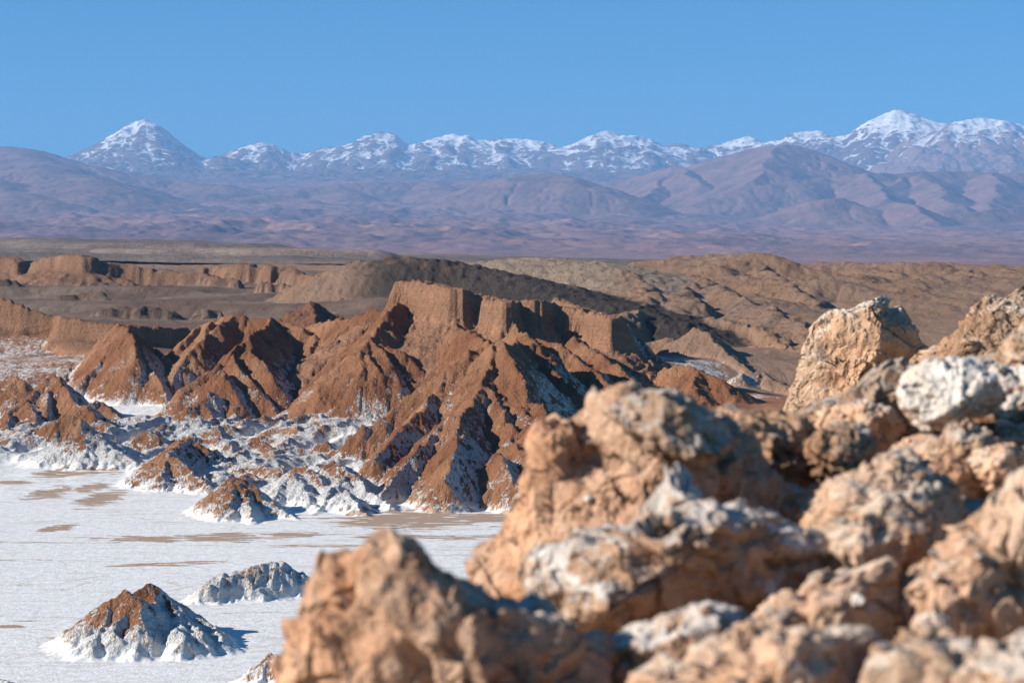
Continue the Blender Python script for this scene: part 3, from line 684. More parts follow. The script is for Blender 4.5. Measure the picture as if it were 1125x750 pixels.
FG(foot, 50, 'bare_hill', 'broad bare brown-violet shoulder below and left of the snowy cone', 'foothill',
   [[(-200, 150, 33000), (-60, 156, 33000), (0, 161, 33000), (40, 172, 32500), (75, 182, 32000), (130, 190, 32000), (190, 198, 32000), (240, 204, 31000)],
    [(0, 161, 33000), (60, 185, 29000), (120, 205, 26000)], [(-60, 158, 33000), (-40, 190, 28000), (40, 220, 24000)]], FH, s=(.28, .22), warp=250, wsc=1500, round=300)
FG(foot, 51, 'bare_hill', 'wide smooth dome in front of the middle of the range', 'foothill',
   [[(545, 203, 28500), (570, 194, 28000), (600, 190, 28000), (628, 196, 27500), (655, 210, 27000), (680, 224, 26500)]], FH, s=(.38, .36), warp=120, wsc=900, round=250)
FG(foot, 52, 'bare_hill', 'sharp-shouldered bare hill right of the smooth dome', 'foothill',
   [[(690, 196, 33000), (715, 190, 32500), (745, 182, 32000), (758, 190, 30500), (770, 202, 29500), (790, 214, 29000)], [(745, 182, 32000), (720, 205, 30000), (700, 220, 29000)]], FH, s=(.42, .4), warp=120, wsc=900)
FG(foot, 53, 'bare_hill', 'highest bare brown mountain in front of the snowy peaks', 'foothill',
   [[(740, 188, 33000), (790, 172, 32500), (830, 162, 32000), (860, 158, 31500), (885, 163, 31500), (905, 174, 31500), (930, 182, 31500), (960, 190, 31500)], [(860, 158, 31500), (838, 185, 29500), (812, 205, 28500)],
    [(885, 163, 31500), (905, 182, 30500), (920, 196, 30000)], [(790, 172, 32500), (775, 190, 31000)]], FH, s=(.4, .36), warp=140, wsc=1100)
FG(foot, 54, 'bare_hill', 'long flat-crested foothill below the right snowy peaks', 'foothill',
   [[(790, 214, 28500), (830, 205, 28500), (870, 198, 29000), (910, 194, 29500), (950, 190, 29500), (1000, 189, 30000), (1060, 187, 30500), (1125, 190, 30500), (1220, 188, 31000)],
    [(1010, 189, 30000), (1035, 208, 28000), (1050, 226, 26500)], [(950, 190, 29500), (965, 205, 28000), (975, 218, 27000)], [(1090, 189, 30000), (1100, 210, 28000), (1085, 228, 26500)],
    [(1010, 190, 30000), (985, 200, 29000), (960, 212, 28000)]], FH, s=(.42, .4), warp=150, wsc=900)
FG(foot, 55, 'bare_hill', 'low dark rounded hill at the foot of the long crest', 'foothill',
   [[(868, 232, 25500), (890, 222, 25200), (915, 217, 25000), (935, 224, 24800), (945, 234, 24500)]], FH, s=(.38, .36), warp=90, wsc=700, round=120)
FG(foot, 56, 'bare_hill', 'low dark pointed hill beside the rounded one', 'foothill',
   [[(955, 232, 24800), (985, 221, 24800), (1000, 226, 24500), (1025, 240, 23500)], [(1025, 240, 24500), (1065, 232, 24800), (1125, 226, 25500), (1180, 224, 25500)]], FH, s=(.38, .38), warp=90, wsc=700)
FG(foot, 57, 'bare_hill', 'low violet hills left of the smooth dome', 'foothill',
   [[(320, 208, 31000), (370, 202, 31500), (430, 200, 32000), (480, 199, 32500), (540, 198, 32000)], [(480, 200, 32000), (500, 212, 30000), (515, 226, 28500)], [(370, 203, 31500), (385, 216, 29500)],
    [(250, 220, 28000), (300, 214, 28500), (330, 219, 28000)]], FH, s=(.28, .26), warp=160, wsc=1100, round=200)
tab = []
FG(foot, 1, 'plateau_terrain', finfo[1][1], 'tableland', [[(-500, 262, 5200), (-100, 261, 5000), (0, 262, 4900), (60, 263, 4800), (120, 264.5, 4600), (185, 268, 4200)],
    [(150, 274, 3600), (230, 273, 3700), (282, 275, 3600)], [(-300, 280, 3200), (0, 278, 3200), (240, 282, 3100), (330, 285, 3000), (400, 287, 2950)], [(-300, 288, 2500), (0, 287, 2500), (300, 290, 2400)]],
   None, s=(.03, .045), w=200, c=14, cw=60, warp=70, wsc=400, k=4, lt=2.)
rng = []
SM = 'snow-covered peaks of the far range'
def PK(id_, label, lines, **kw): FG(rng, id_, 'snowy_mountain', label, 'snowy mountain', lines, SM, **kw)
PK(70, 'tall snow-capped volcano cone standing alone, the leftmost peak',
   [[(145, 134, 43000), (158, 131, 43000), (172, 136, 43000)], [(158, 131, 43000), (140, 139, 42700), (120, 150, 42400)], [(172, 137, 43000), (190, 152, 42800)]], s=(.46, .46), L=2600, warp=45, wsc=700, k=15)
PK(71, 'low rounded snowy peak just right of the volcano cone', [[(228, 174, 45000), (250, 166, 45000), (272, 158, 45000), (287, 156, 45000), (304, 160, 45000), (318, 169, 45000), (345, 167, 45000), (365, 160, 45000), (378, 161, 45000)]], s=(.36, .36), warp=60, wsc=600)
PK(72, 'snow-topped dome left of the middle of the range', [[(378, 161, 45000), (396, 151, 45000), (412, 146, 45000), (430, 145, 45000), (444, 152, 45000), (450, 160, 45000)], [(412, 146, 45000), (404, 165, 44000), (392, 178, 43000)]], s=(.38, .38), warp=60, wsc=600)
PK(73, 'long jagged snowy crest in the middle of the range', [[(450, 160, 45500), (470, 153, 45500), (486, 149, 45500), (497, 147, 45500), (505, 151, 45500), (513, 147, 45500), (522, 154, 45500), (545, 151, 45500), (575, 153, 45500), (600, 155, 45500), (612, 159, 45500)],
   [(497, 148, 45500), (490, 165, 44000), (470, 180, 43000)], [(545, 152, 45500), (550, 168, 44000), (560, 180, 43000)], [(600, 155, 45500), (590, 172, 44000)]], s=(.36, .36), warp=70, wsc=600)
PK(74, 'broad white peak right of the jagged crest', [[(618, 162, 45000), (632, 155, 45000), (650, 148, 45000), (666, 143, 45000), (680, 149, 45000), (700, 149, 45000), (715, 154, 45000), (725, 161, 45000), (745, 157, 45000), (768, 164, 45000)],
   [(666, 144, 45000), (655, 165, 43800), (640, 182, 42800)], [(700, 150, 45000), (705, 168, 43800)]], s=(.38, .38), warp=60, wsc=600)
PK(75, 'low snow-streaked crest behind the bare brown mountain', [[(768, 164, 46000), (790, 158, 46000), (808, 153, 46000), (823, 149, 46000), (836, 156, 46000), (850, 155, 46000)]], s=(.36, .36), warp=60, wsc=600)
PK(76, 'flat white snowfield peak left of the highest right summit', [[(846, 158, 45500), (862, 149, 45500), (880, 144, 45500), (898, 144, 45500), (912, 150, 45500), (925, 151, 45500)]], s=(.33, .33), warp=60, wsc=600)
PK(77, 'highest snowy summit on the right side of the range', [[(920, 152, 43500), (945, 138, 43500), (965, 127, 43500), (982, 120, 43500), (998, 124, 43500), (1015, 131, 43500), (1035, 138, 43500)], [(982, 121, 43500), (975, 140, 42500), (960, 155, 41500)],
   [(1000, 126, 43500), (1008, 148, 42000), (1000, 168, 40500)]], s=(.4, .4), warp=70, wsc=700)
PK(78, 'broad brown and white mountain cut by the right edge of the view', [[(1020, 152, 41000), (1040, 139, 41500), (1058, 132, 41800), (1075, 130, 42000), (1095, 131, 42000), (1112, 135, 42000), (1140, 140, 42000), (1200, 150, 42000)],
   [(1040, 139, 41500), (1020, 158, 40500), (1000, 178, 39500)], [(1075, 131, 42000), (1060, 160, 40500), (1055, 180, 39500)], [(1110, 135, 42000), (1115, 160, 40500), (1120, 180, 39500)]], s=(.4, .4), warp=80, wsc=700)
PK(79, 'far low range running out of view', [[(-300, 170, 46000), (-100, 166, 46000), (20, 172, 46000), (80, 174, 45500)], [(1200, 150, 44000), (1350, 160, 44000)]], s=(.35, .35), warp=80, wsc=700)
def make_far():
    dx = 42.; x0, x1, y0, y1 = -13500., 13500., 2400., 49500.
    xs = np.arange(x0, x1, dx, dtype=F32); ys = np.arange(y0, y1, dx, dtype=F32); X, Y = np.meshgrid(xs, ys)
    b = ramp_z(X, Y); b0 = b.copy()
    kn = sstep(11000, 16000, Y)*(1-sstep(33000, 37000, Y))
    lft = 1-sstep(-500, 3500, X-(Y-15000)*.05)
    b = b+kn*(.5+.5*lft)*(115*ridge2(X/1500, Y/2600, 5, .5, seed=101)+30*fbm2(X/500, Y/700, 4, seed=103))
    b = b+sstep(36000, 39500, Y)*(150*ridge2(X/1100, Y/1100, 5, .55, seed=105))
    H, L = ridge_field(X, Y, b, foot+rng)
    up = sstep(5, 120, H-b)
    H = H+sstep(8000, 14000, Y)*(22*fbm2(X/380, Y/380, 5, .6, seed=107)+up*120*ridge2(X/800, Y/800, 5, .55, seed=109)*sstep(35000, 39000, Y)+5*fbm2(X/120, Y/120, 2, seed=111))
    Km = (.25+.75*np.maximum(up, sstep(38000, 40000, Y)))*sstep(7000, 11000, Y)
    H, A = erode(H, dx, .0060, 18, Kmap=Km.astype(F32), talus=.8, seed=6)
    return X, Y, H, L, A, b, b0, x0, y0, dx
Xf, Yf, Hf, Lf, Af, Bf, B0f, fx0, fy0, fdx = make_far()
log('far sim', Hf.shape)
ang2 = np.arange(-19, 19.01, .04)
yy2 = np.concatenate([np.exp(np.arange(math.log(2450), math.log(11000), .010)), np.arange(11000, 36500, 45.), np.arange(36500, 47500, 26.), np.arange(47500, 49300, 100.)])
Yh, Ah = np.meshgrid(yy2, np.tan(np.radians(ang2)), indexing='ij'); Xh = Yh*Ah
okx = np.abs(ang2) < 20
Xh = np.clip(Xh, -13400, 13400)
Zh = bic(Hf, fx0, fy0, fdx, Xh, Yh)
def nf_(Ga): return Ga[np.clip(((Yh-fy0)/fdx+.5).astype(int), 0, Ga.shape[0]-1), np.clip(((Xh-fx0)/fdx+.5).astype(int), 0, Ga.shape[1]-1)]
Lh = nf_(Lf); Ahh = nf_(Af); Bh = bil(Bf, fx0, fy0, fdx, Xh, Yh)
mtn = Yh > 36500
Zh = Zh+np.where(mtn, 14*fbm2(Xh/110, Yh/110, 4, .6, seed=113), 0)+np.where((Yh < 7000), 1.6*fbm2(Xh/60, Yh/60, 4, .6, seed=115), 0)
# keep the skyline the erosion lowered: one smooth factor per direction
TS = np.array([(-200, 160), (0, 168), (66, 173), (75, 172), (100, 161), (125, 147), (142, 136), (158, 131), (172, 135), (185, 144), (200, 157), (225, 174), (238, 172), (260, 163), (287, 156), (304, 160), (320, 168), (335, 168), (355, 162),
    (380, 160), (400, 150), (415, 145), (432, 146), (450, 160), (465, 155), (485, 150), (497, 146.5), (505, 150), (513, 147), (522, 154), (560, 152), (590, 154), (612, 160), (622, 161), (640, 152), (666, 143), (682, 149), (700, 149), (718, 154),
    (729, 161), (745, 157), (768, 163), (790, 158), (823, 149), (836, 156), (850, 155), (870, 146), (900, 143), (915, 151), (930, 148), (950, 134), (983, 120), (1000, 124), (1020, 132), (1035, 136), (1050, 134), (1075, 129), (1100, 132), (1125, 138), (1300, 150)], float)
m0 = np.searchsorted(yy2, 38500)
cu = CX+FPX*np.tan(np.radians(ang2))/math.cos(PITCH)
el = (Zh[m0:]/np.hypot(Xh[m0:], Yh[m0:])).max(0)
tv = np.interp(cu, TS[:, 0], TS[:, 1]); te = np.tan(np.arctan2(1, 1)*0-PITCH-np.arctan((tv-CY)/FPX))*np.cos(np.radians(ang2))
bl = .040
fac = (te-bl)/np.maximum(el-bl, .004)
fac = np.clip(np.convolve(np.pad(fac, 3, mode='edge'), np.ones(7)/7, 'valid'), .5, 2.2)
sm = sstep(38500, 41500, Yh)
bz = bl*Yh
Zh = Zh+sm*np.maximum(Zh-bz, 0)*(fac[None, :]-1)
Lh = np.where((Lh == 0) & (Yh > 11500) & (Xh < (Yh-15000)*.05+1500), 2, Lh)
Lh = np.where(np.isin(Lh, (0, 2)) & (Yh > 37500), 3, Lh)
gyh, gxh = np.gradient(Zh); dYh = np.gradient(yy2)[:, None]; dXh = Yh*np.radians(.04)
sxh = gxh/dXh; syh = gyh/dYh; slh = np.hypot(sxh, syh)
# snow cover: height, aspect, hollows
na = fbm2(Xh/900, Yh/900, 4, .55, seed=121); nb = fbm2(Xh/160, Yh/160, 4, .6, seed=123)
zrel = (Zh-1750)/1300.
snow = sstep(37800, 40500, Yh+900*na)*(.06+.66*np.clip(zrel, 0, 1)+.5*np.maximum(zrel-.6, 0)+.34*na+.20*nb+.34*np.tanh((blur(Zh, 24)-Zh)/26.)+.22*np.clip(sxh*-1.2, -1, 1)-.28*np.clip(slh-.45, 0, 1)+.12*sstep(6, 9, np.log(Ahh+1)/1.6))
snow = snow*sstep(1300, 1900, Zh+200*na)
big = (Lh == 78)
snow = np.where(big, snow*1.0-.10*(1-np.clip(zrel, 0, 1)), snow)
colf = np.zeros(Xh.shape+(3,), F32)
t = sstep(-.4, .5, fbm2(Xh/2500, Yh/4500, 5, seed=125))[..., None]
plain = c3(.235, .155, .14)*(1-t)+c3(.16, .115, .115)*t
t2 = sstep(.1, .6, fbm2(Xh/700, Yh/1600, 5, .6, seed=127))[..., None]
plain = plain*(1-t2)+c3(.29, .19, .15)*t2
colf[:] = plain*c3(1.12, .98, 1.0)
pl = (Lh == 1) | (Yh < 7500)
t3 = sstep(-.3, .4, fbm2(Xh/250, Yh/60, 5, .6, seed=129))[..., None]
plc = c3(.15, .12, .095)*(1-t3)+c3(.22, .16, .12)*t3
colf[pl] = plc[pl]
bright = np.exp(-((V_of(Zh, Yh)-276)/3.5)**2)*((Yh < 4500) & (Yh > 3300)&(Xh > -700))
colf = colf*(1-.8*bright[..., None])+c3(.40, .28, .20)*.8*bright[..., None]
hills_ = np.isin(Lh, (50, 51, 52, 53, 54, 55, 56, 57))[..., None]
tt = sstep(-.2, .5, fbm2(Xh/600, Yh/600, 5, .6, seed=131))[..., None]
colf = np.where(hills_, c3(.23, .135, .115)*(1-tt)+c3(.145, .09, .088)*tt, colf)
colf = np.where((Yh > 37500)[..., None], c3(.14, .105, .10)*(1-tt)+c3(.2, .14, .125)*tt, colf)
colf[big] = (c3(.24, .16, .14)*(1-tt)+c3(.3, .2, .165)*tt)[big]
FM = NT('far_ground')
P = FM.pos(); base = FM.attr('ground_colour', 'Color'); sa = FM.attr('snow')
n = FM.noise(P, .022, 6, .75); n2 = FM.noise(FM.vmul(P, (1, 1, 2.5)), .006, 8, .72)
thr = FM.ramp(FM.math('ADD', FM.math('MULTIPLY', n, .5), FM.math('MULTIPLY', n2, .5)), .33, .67, 0, 1, False)
thr = FM.ramp(thr, 0, 1, .12, .80, False)
sf = FM.ramp(FM.math('SUBTRACT', sa, thr), -.09, .09)
c1 = FM.mix(FM.ramp(n2, .3, .7, 0, 1, False), FM.mix(1., base, (.82, .8, .8, 1), 'MULTIPLY'), FM.mix(1., base, (1.18, 1.18, 1.18, 1), 'MULTIPLY'))
n3 = FM.noise(FM.vmul(P, (.35, 1, 1)), .07, 6, .72)
c1 = FM.mix(FM.ramp(n3, .4, .64, 0, .45), c1, FM.mix(1., c1, (.55, .53, .52, 1), 'MULTIPLY'))
cc = FM.mix(sf, c1, (.77, .765, .75, 1))
FM.bsdf(cc, .95, FM.bump(n2, .9, 16.), .1)
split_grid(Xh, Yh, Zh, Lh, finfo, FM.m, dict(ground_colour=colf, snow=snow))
log('far mesh', Xh.shape)
# ---- the air: one closed box of thin haze round camera, ground and mountains
hz = NT('haze_air')
pv = hz.node('ShaderNodeVolumePrincipled')
pv.inputs['Color'].default_value = (.31, .57, 1, 1); pv.inputs['Density'].default_value = 2.55e-5; pv.inputs['Anisotropy'].default_value = .0
hz.L.new(pv.outputs[0], hz.out.inputs['Volume'])
bx = [(-21000, 21000), (-3000, 53000), (-420, 3650)]
Vb = np.array([(x, y, z) for x in bx[0] for y in bx[1] for z in bx[2]])
Fb = np.array([(0, 1, 3, 2), (4, 6, 7, 5), (0, 4, 5, 1), (2, 3, 7, 6), (0, 2, 6, 4), (1, 5, 7, 3)])
ho = mesh_from('haze', Vb, Fb, None, hz.m, smooth=False); tag(ho, 'thin blue haze filling the air before the mountains', 'haze', None, 'stuff')
# ================================================================ THE NEAR SLOPE AND ITS BOULDERS
# the rocky ground of the view point: a shelf round the camera that breaks off to the valley
near_cp = []
for p in [(640, 800, 2.3), (900, 800, 2.2), (1125, 790, 2.2), (1300, 780, 2.3), (560, 745, 2.9), (700, 745, 3.0), (850, 730, 2.9), (1000, 715, 2.9), (1125, 700, 2.9), (1300, 700, 3.0),
          (640, 690, 3.4), (760, 690, 3.5), (860, 655, 3.6), (960, 612, 3.7), (1060, 580, 3.7), (1180, 560, 3.7), (1320, 560, 3.7),
          (730, 650, 4.0), (850, 575, 4.2), (930, 545, 4.3), (1010, 512, 4.5), (1090, 497, 4.6), (1180, 480, 4.6), (1320, 480, 4.6),
          (860, 515, 5.2), (940, 488, 5.3), (1000, 478, 5.3), (1080, 462, 5.3), (1160, 445, 5.3), (1320, 440, 5.3),
          (900, 485, 7), (1000, 450, 7), (1100, 425, 7), (1250, 400, 7), (890, 520, 10), (950, 480, 11), (1040, 440, 10), (1100, 405, 10), (1200, 380, 10), (960, 490, 13), (1060, 450, 13), (1200, 430, 13)]:
    near_cp.append(W(*p))
for p in [(-.2, 2.4, -.85), (-.6, 2.4, -1.3), (-1.0, 2.0, -1.5), (-.4, 3.4, -1.35), (-1.2, 3.4, -2.2), (0.1, 4.6, -1.6), (-1.2, 5, -3.2), (.4, 6.5, -2.2), (-.6, 8, -4), (.9, 9, -2.6), (0, 12, -6), (1.2, 13, -3.2),
          (0, 0, -1.25), (-1.2, 0, -1.3), (-2.5, 0, -1.6), (-5, 0, -2.4), (1.5, 0, -1.15), (3.5, 0, -1.0), (6, 0, -.8), (0, -3, -1.2), (4, -3, -1), (-4, -3, -1.8), (-.3, 1.3, -1.15), (.8, 1.3, -.95), (2, 1.3, -.9),
          (3.5, 3, -.75), (6, 3, -.6), (6, 7, -.5), (9, 7, -.4), (7, 12, -1.0), (10, 12, -.8), (5, 16, -3), (9, 17, -3), (14, 8, -.6), (14, 16, -2.5), (2, 17, -6), (-4, 3, -4.5), (-4, 8, -7), (-10, 2, -8), (-4, 14, -11), (-10, 10, -13), (-14, -2, -9)]:
    near_cp.append(p)
nr = np.array(near_cp)
def near_z(X, Y):
    z = scat(near_cp, X, Y, p=4.2, eps=.18)
    far = np.maximum(0, np.hypot(np.maximum(np.maximum(X-13, -X-9), 0), np.maximum(np.maximum(Y-16, -Y-3), 0)))
    return z-far*.62
xs = np.concatenate([-np.geomspace(120, 1.25, 60), np.arange(-1.2, 3.2, .018), np.geomspace(3.25, 110, 70)])
ys = np.concatenate([-np.geomspace(60, 1.0, 25), np.arange(-.9, 1.9, .1), np.arange(1.9, 6.6, .022), np.geomspace(6.65, 130, 130)])
Xn, Yn = np.meshgrid(xs, ys)
Zn = near_z(Xn, Yn)
q = np.stack([Xn.ravel(), Yn.ravel(), Zn.ravel()], 1)
dd = np.hypot(Xn, Yn)
amp = np.clip(dd/5, .35, 12)
Zn = Zn+(.075*fbm2(Xn*1.9, Yn*1.9, 5, .55, seed=201)+.03*ridge2(Xn*6, Yn*6, 4, .6, seed=203))*(1)+.012*fbm2(Xn*24, Yn*24, 3, .6, seed=207)+np.maximum(dd-12, 0)*.03*fbm2(Xn/9, Yn/9, 5, .6, seed=205)
def rock_mat(name, c_a, c_b, c_w, white, seed, scale=1.0):
    """dry salt-cemented clay rock: two browns in patches, a pale crust over parts of it"""
    m = NT(name)
    P = m.node('ShaderNodeVectorMath', operation='ADD'); m.L.new(m.pos(), P.inputs[0]); P.inputs[1].default_value = (seed*3.1, seed*1.7, -seed*2.3)
    P = P.outputs[0]
    k = scale
    n1 = m.noise(P, 2.6*k, 6, .6); n2 = m.noise(P, 9*k, 6, .65, .3); n3 = m.noise(P, 34*k, 5, .7); n4 = m.noise(P, 4.3*k, 7, .7, .5)
    v1 = m.voro(P, 16*k); v2 = m.voro(P, 42*k)
    nz = m.node('ShaderNodeSeparateXYZ'); m.L.new(m.node('ShaderNodeNewGeometry').outputs['Normal'], nz.inputs[0])
    c = m.mix(m.ramp(n2, .35, .66), c_a, c_b)
    c = m.mix(m.ramp(n1, .4, .62, 0, .75), c, m.mix(1., c, (1.35, 1.16, 1.0, 1), 'MULTIPLY'))
    c = m.mix(m.ramp(n3, .25, .75, 0, 1, False), m.mix(1., c, (.76, .72, .69, 1), 'MULTIPLY'), m.mix(1., c, (1.16, 1.17, 1.18, 1), 'MULTIPLY'))
    wv = m.math('ADD', m.math('ADD', n4, m.math('MULTIPLY', nz.outputs[2], .22)), m.math('MULTIPLY', n3, .25))
    wf = m.ramp(wv, .88-white*.5, 1.04-white*.5)
    wc = m.mix(m.ramp(n2, .35, .65), c_w, m.mix(1., c_w, (.84, .78, .72, 1), 'MULTIPLY'))
    c = m.mix(m.math('MULTIPLY', wf, .9), c, wc)
    # small cavities and crumbs
    pit = m.ramp(m.noise(P, 14*k, 3, .55, .8), .32, .46)
    h = m.math('ADD', m.math('MULTIPLY', n2, .9), m.math('MULTIPLY', n3, .30))
    h = m.math('ADD', h, m.math('MULTIPLY', pit, .45))
    h = m.math('SUBTRACT', h, m.math('MULTIPLY', v1, .25)); h = m.math('SUBTRACT', h, m.math('MULTIPLY', v2, .10))
    ck = m.node('ShaderNodeTexVoronoi', feature='DISTANCE_TO_EDGE'); wp = m.node('ShaderNodeTexNoise'); m.L.new(P, wp.inputs['Vector']); wp.inputs['Scale'].default_value = 5*k
    mx = m.node('ShaderNodeMix', data_type='VECTOR'); mx.inputs[0].default_value = .12; m.L.new(P, mx.inputs[4]); m.L.new(wp.outputs[1], mx.inputs[5])
    m.L.new(mx.outputs[1], ck.inputs['Vector']); ck.inputs['Scale'].default_value = 5.5*k
    crack = m.math('MULTIPLY', m.ramp(ck.outputs[0], .0, .05, 1, 0), m.ramp(n1, .42, .55))
    h = m.math('SUBTRACT', h, m.math('MULTIPLY', crack, .22))
    c = m.mix(m.math('MULTIPLY', crack, .22), c, m.mix(1., c, (.5, .42, .36, 1), 'MULTIPLY'))
    m.bsdf(c, .92, m.bump(h, 1., .045/k), .15)
    return m.m
TANR, BRN, REDB = (.43, .27, .165, 1), (.27, .15, .085, 1), (.33, .155, .072, 1)
WHT, CRM, GRY = (.70, .64, .58, 1), (.68, .57, .46, 1), (.50, .44, .38, 1)
mats = {
 'tan': rock_mat('tan_rock', (.58, .41, .29, 1), (.46, .30, .20, 1), CRM, .25, 1),
 'tanred': rock_mat('orange_rock', (.53, .345, .23, 1), (.40, .225, .135, 1), CRM, .22, 2),
 'brown': rock_mat('brown_rock', (.42, .285, .19, 1), (.31, .20, .13, 1), GRY, .3, 3),
 'mixed': rock_mat('crusted_rock', (.44, .30, .205, 1), (.32, .205, .135, 1), WHT, .52, 4),
 'white': rock_mat('white_rock', (.55, .45, .36, 1), (.42, .32, .24, 1), (.78, .70, .61, 1), .80, 5),
 'far': rock_mat('pale_orange_rock', (.52, .35, .23, 1), (.42, .27, .17, 1), CRM, .3, 6, .45),
 'farbrown': rock_mat('brown_crag_rock', (.40, .27, .18, 1), (.30, .19, .12, 1), CRM, .25, 7, .5),
 'soil': rock_mat('slope_soil', (.48, .33, .225, 1), (.37, .24, .155, 1), CRM, .28, 8, 1.3),
}
ny, nx = Zn.shape
idx = np.arange(ny*nx, dtype=np.int32).reshape(ny, nx)
Fq = np.stack([idx[:-1, :-1], idx[:-1, 1:], idx[1:, 1:], idx[1:, :-1]], -1).reshape(-1, 4)
o = mesh_from('ground', np.stack([Xn.ravel(), Yn.ravel(), Zn.ravel()], 1), Fq, None, mats['soil'])
tag(o, 'brown crumbly soil shelf between the near boulders', 'ground', None, 'structure')
log('near ground', Xn.shape)
import bmesh
_ico = {}
def ico(n):
    if n not in _ico:
        bm = bmesh.new(); bmesh.ops.create_icosphere(bm, subdivisions=n, radius=1)
        _ico[n] = (np.array([v.co[:] for v in bm.verts], F32), np.array([[v.index for v in f.verts] for f in bm.faces], np.int32)); bm.free()
    return _ico[n]
def rock(label, outline, y, depth, mat, sub=6, seed=1, cuts=(), lump=1., name='boulder', cat='boulder', group='near boulders', boxy=2.3, yaw=0., rough=1., dips=(), fac=1.):
    """outline: photo pixels of the silhouette at distance y; depth: half thickness in metres as a share of its width.
    cuts: planes ((nx,ny,nz), c) that chisel flat facets, c = 0..1 of the radius"""
    P = np.array([W(u, v, y) for u, v in outline])[:, [0, 2]]
    lo, hi = P.min(0), P.max(0); c = (lo+hi)/2
    d = P-c
    th = np.arctan2(d[:, 1], d[:, 0]); ra = np.hypot(d[:, 0], d[:, 1]); o_ = np.argsort(th); th = th[o_]; ra = ra[o_]
    # dense polar outline from the polygon (straight between corners, then softened)
    tt = np.linspace(-math.pi, math.pi, 721)
    px = np.interp(tt, np.concatenate([[th[-1]-2*math.pi], th, [th[0]+2*math.pi]]), np.concatenate([[ra[-1]], ra, [ra[0]]]))
    K = np.ones(17)/17; px = np.convolve(np.concatenate([px[-9:-1], px, px[1:9]]), K, 'valid')
    V, Fc = ico(sub); V = V.copy()
    size = float(np.mean(hi-lo))/2; D = depth*(hi-lo)[0]/2*2
    ang_ = np.arctan2(V[:, 2], V[:, 0]); R = np.interp(ang_, tt, px)
    rho = np.hypot(V[:, 0], V[:, 2]); ty = np.abs(V[:, 1])
    n = boxy
    rr = (1-ty**n)**(1/n)
    X = R*np.cos(ang_)*rr; Z = R*np.sin(ang_)*rr; Yy = np.sign(V[:, 1])*D*ty**1.0
    Q = np.stack([X, Yy, Z], 1).astype(F32)
    un = Q/np.array([(hi-lo)[0]/2, D, (hi-lo)[1]/2], F32)
    # random chiselled facets, and the given ones
    rs = np.random.RandomState(seed*13+5)
    pl = [(np.array(nn_, float)/np.linalg.norm(nn_), cc_) for nn_, cc_ in cuts]
    for _ in range(5):
        v_ = rs.randn(3); v_[1] = -abs(v_[1])*1.6; v_ /= np.linalg.norm(v_); pl.append((v_, rs.uniform(.6, .85)))
    for nn_, cc_ in pl:
        cc_ = max(cc_, .95*math.hypot(nn_[0], nn_[2]))
        s = un@nn_.astype(F32); over = np.maximum(s-cc_, 0)*.85
        un = un-over[:, None]*nn_.astype(F32)
    Q = un*np.array([(hi-lo)[0]/2, D, (hi-lo)[1]/2], F32)
    N = V*np.array([1, .8, 1], F32); N /= np.linalg.norm(N, axis=1, keepdims=True)
    S = Q/size+seed*5.3
    f = .07*fbm3(S*1.3, 3, .5, seed)+.03*fbm3(S*3.1, 4, .6, seed+3, True)*1.0-.02
    wp = .22*np.stack([noise3(S*3.3, seed+31), noise3(S*3.3, seed+32), noise3(S*3.3, seed+33)], 1)
    f = f+fac*.22*facet3(S*1.5+wp, seed)+fac*.05*facet3(S*3.8+wp*1.5, seed+1)
    w1, w2 = worley3(S*3.4+.25*noise3(S*4, seed)[:, None], seed)
    f = f+lump*.028*(.5-w1)
    w1, w2 = worley3(S*8.5+.35*noise3(S*9, seed+1)[:, None], seed+2)
    f = f+lump*.02*(.5-w1)
    f = f+rough*(.013*fbm3(S*14, 3, .65, seed+9)+.016*fbm3(S*26, 2, .6, seed+11, True))
    # hollows eaten out of the rock
    hol = sstep(.2, .55, noise3(S*2.3, seed+20)); f = f-.12*hol; hol = sstep(.25, .5, noise3(S*6, seed+21)); f = f-.02*hol
    for (du, dv, rad, dep) in dips:
        w_ = np.array(W(du, dv, y))[[0, 2]]-c; q2 = ((Q[:, 0]-w_[0])**2+(Q[:, 2]-w_[1])**2)/(rad*y/FPX)**2
        Q[:, 1] += (Q[:, 1] < 0)*dep*size*np.exp(-q2)
    Q = Q+N*(f*size*rough**.5)[:, None]
    ob = mesh_from(name, Q+np.array([0, 0, 0], F32), Fc, None, mats[mat])
    ob.location = (c[0], y, c[1])
    tag(ob, label, cat, group)
    return ob
R_ = rock
L_, F_ = (-1, -.25, .35), (0, -1, .15)
right_dark = ((.6, -.78, .1), .57)
R_('big orange-brown boulder cut by the bottom edge, its right half in shade', [(325, 652), (342, 628), (395, 603), (415, 588), (440, 590), (458, 603), (482, 627), (520, 642), (580, 664), (635, 700), (668, 760), (660, 850), (520, 900), (380, 890), (325, 830), (338, 760), (332, 700)], 2.65, .42, 'tanred', 7, 1,
   cuts=[((.6, -.78, .12), .57), ((-.45, -.8, .25), .56)], lump=1.0)
R_('largest near boulder, a tall orange-tan block with an overhanging left lip', [(500, 640), (552, 592), (585, 548), (596, 492), (640, 468), (668, 445), (690, 438), (705, 450), (750, 446), (790, 462), (830, 492), (855, 530), (862, 580), (850, 680), (760, 740), (640, 720), (540, 690)], 3.75, .42, 'tanred', 7, 2,
   cuts=[((.6, -.78, .1), .57), ((-.45, -.8, .2), .56)], dips=[(650, 500, 30, .25)])
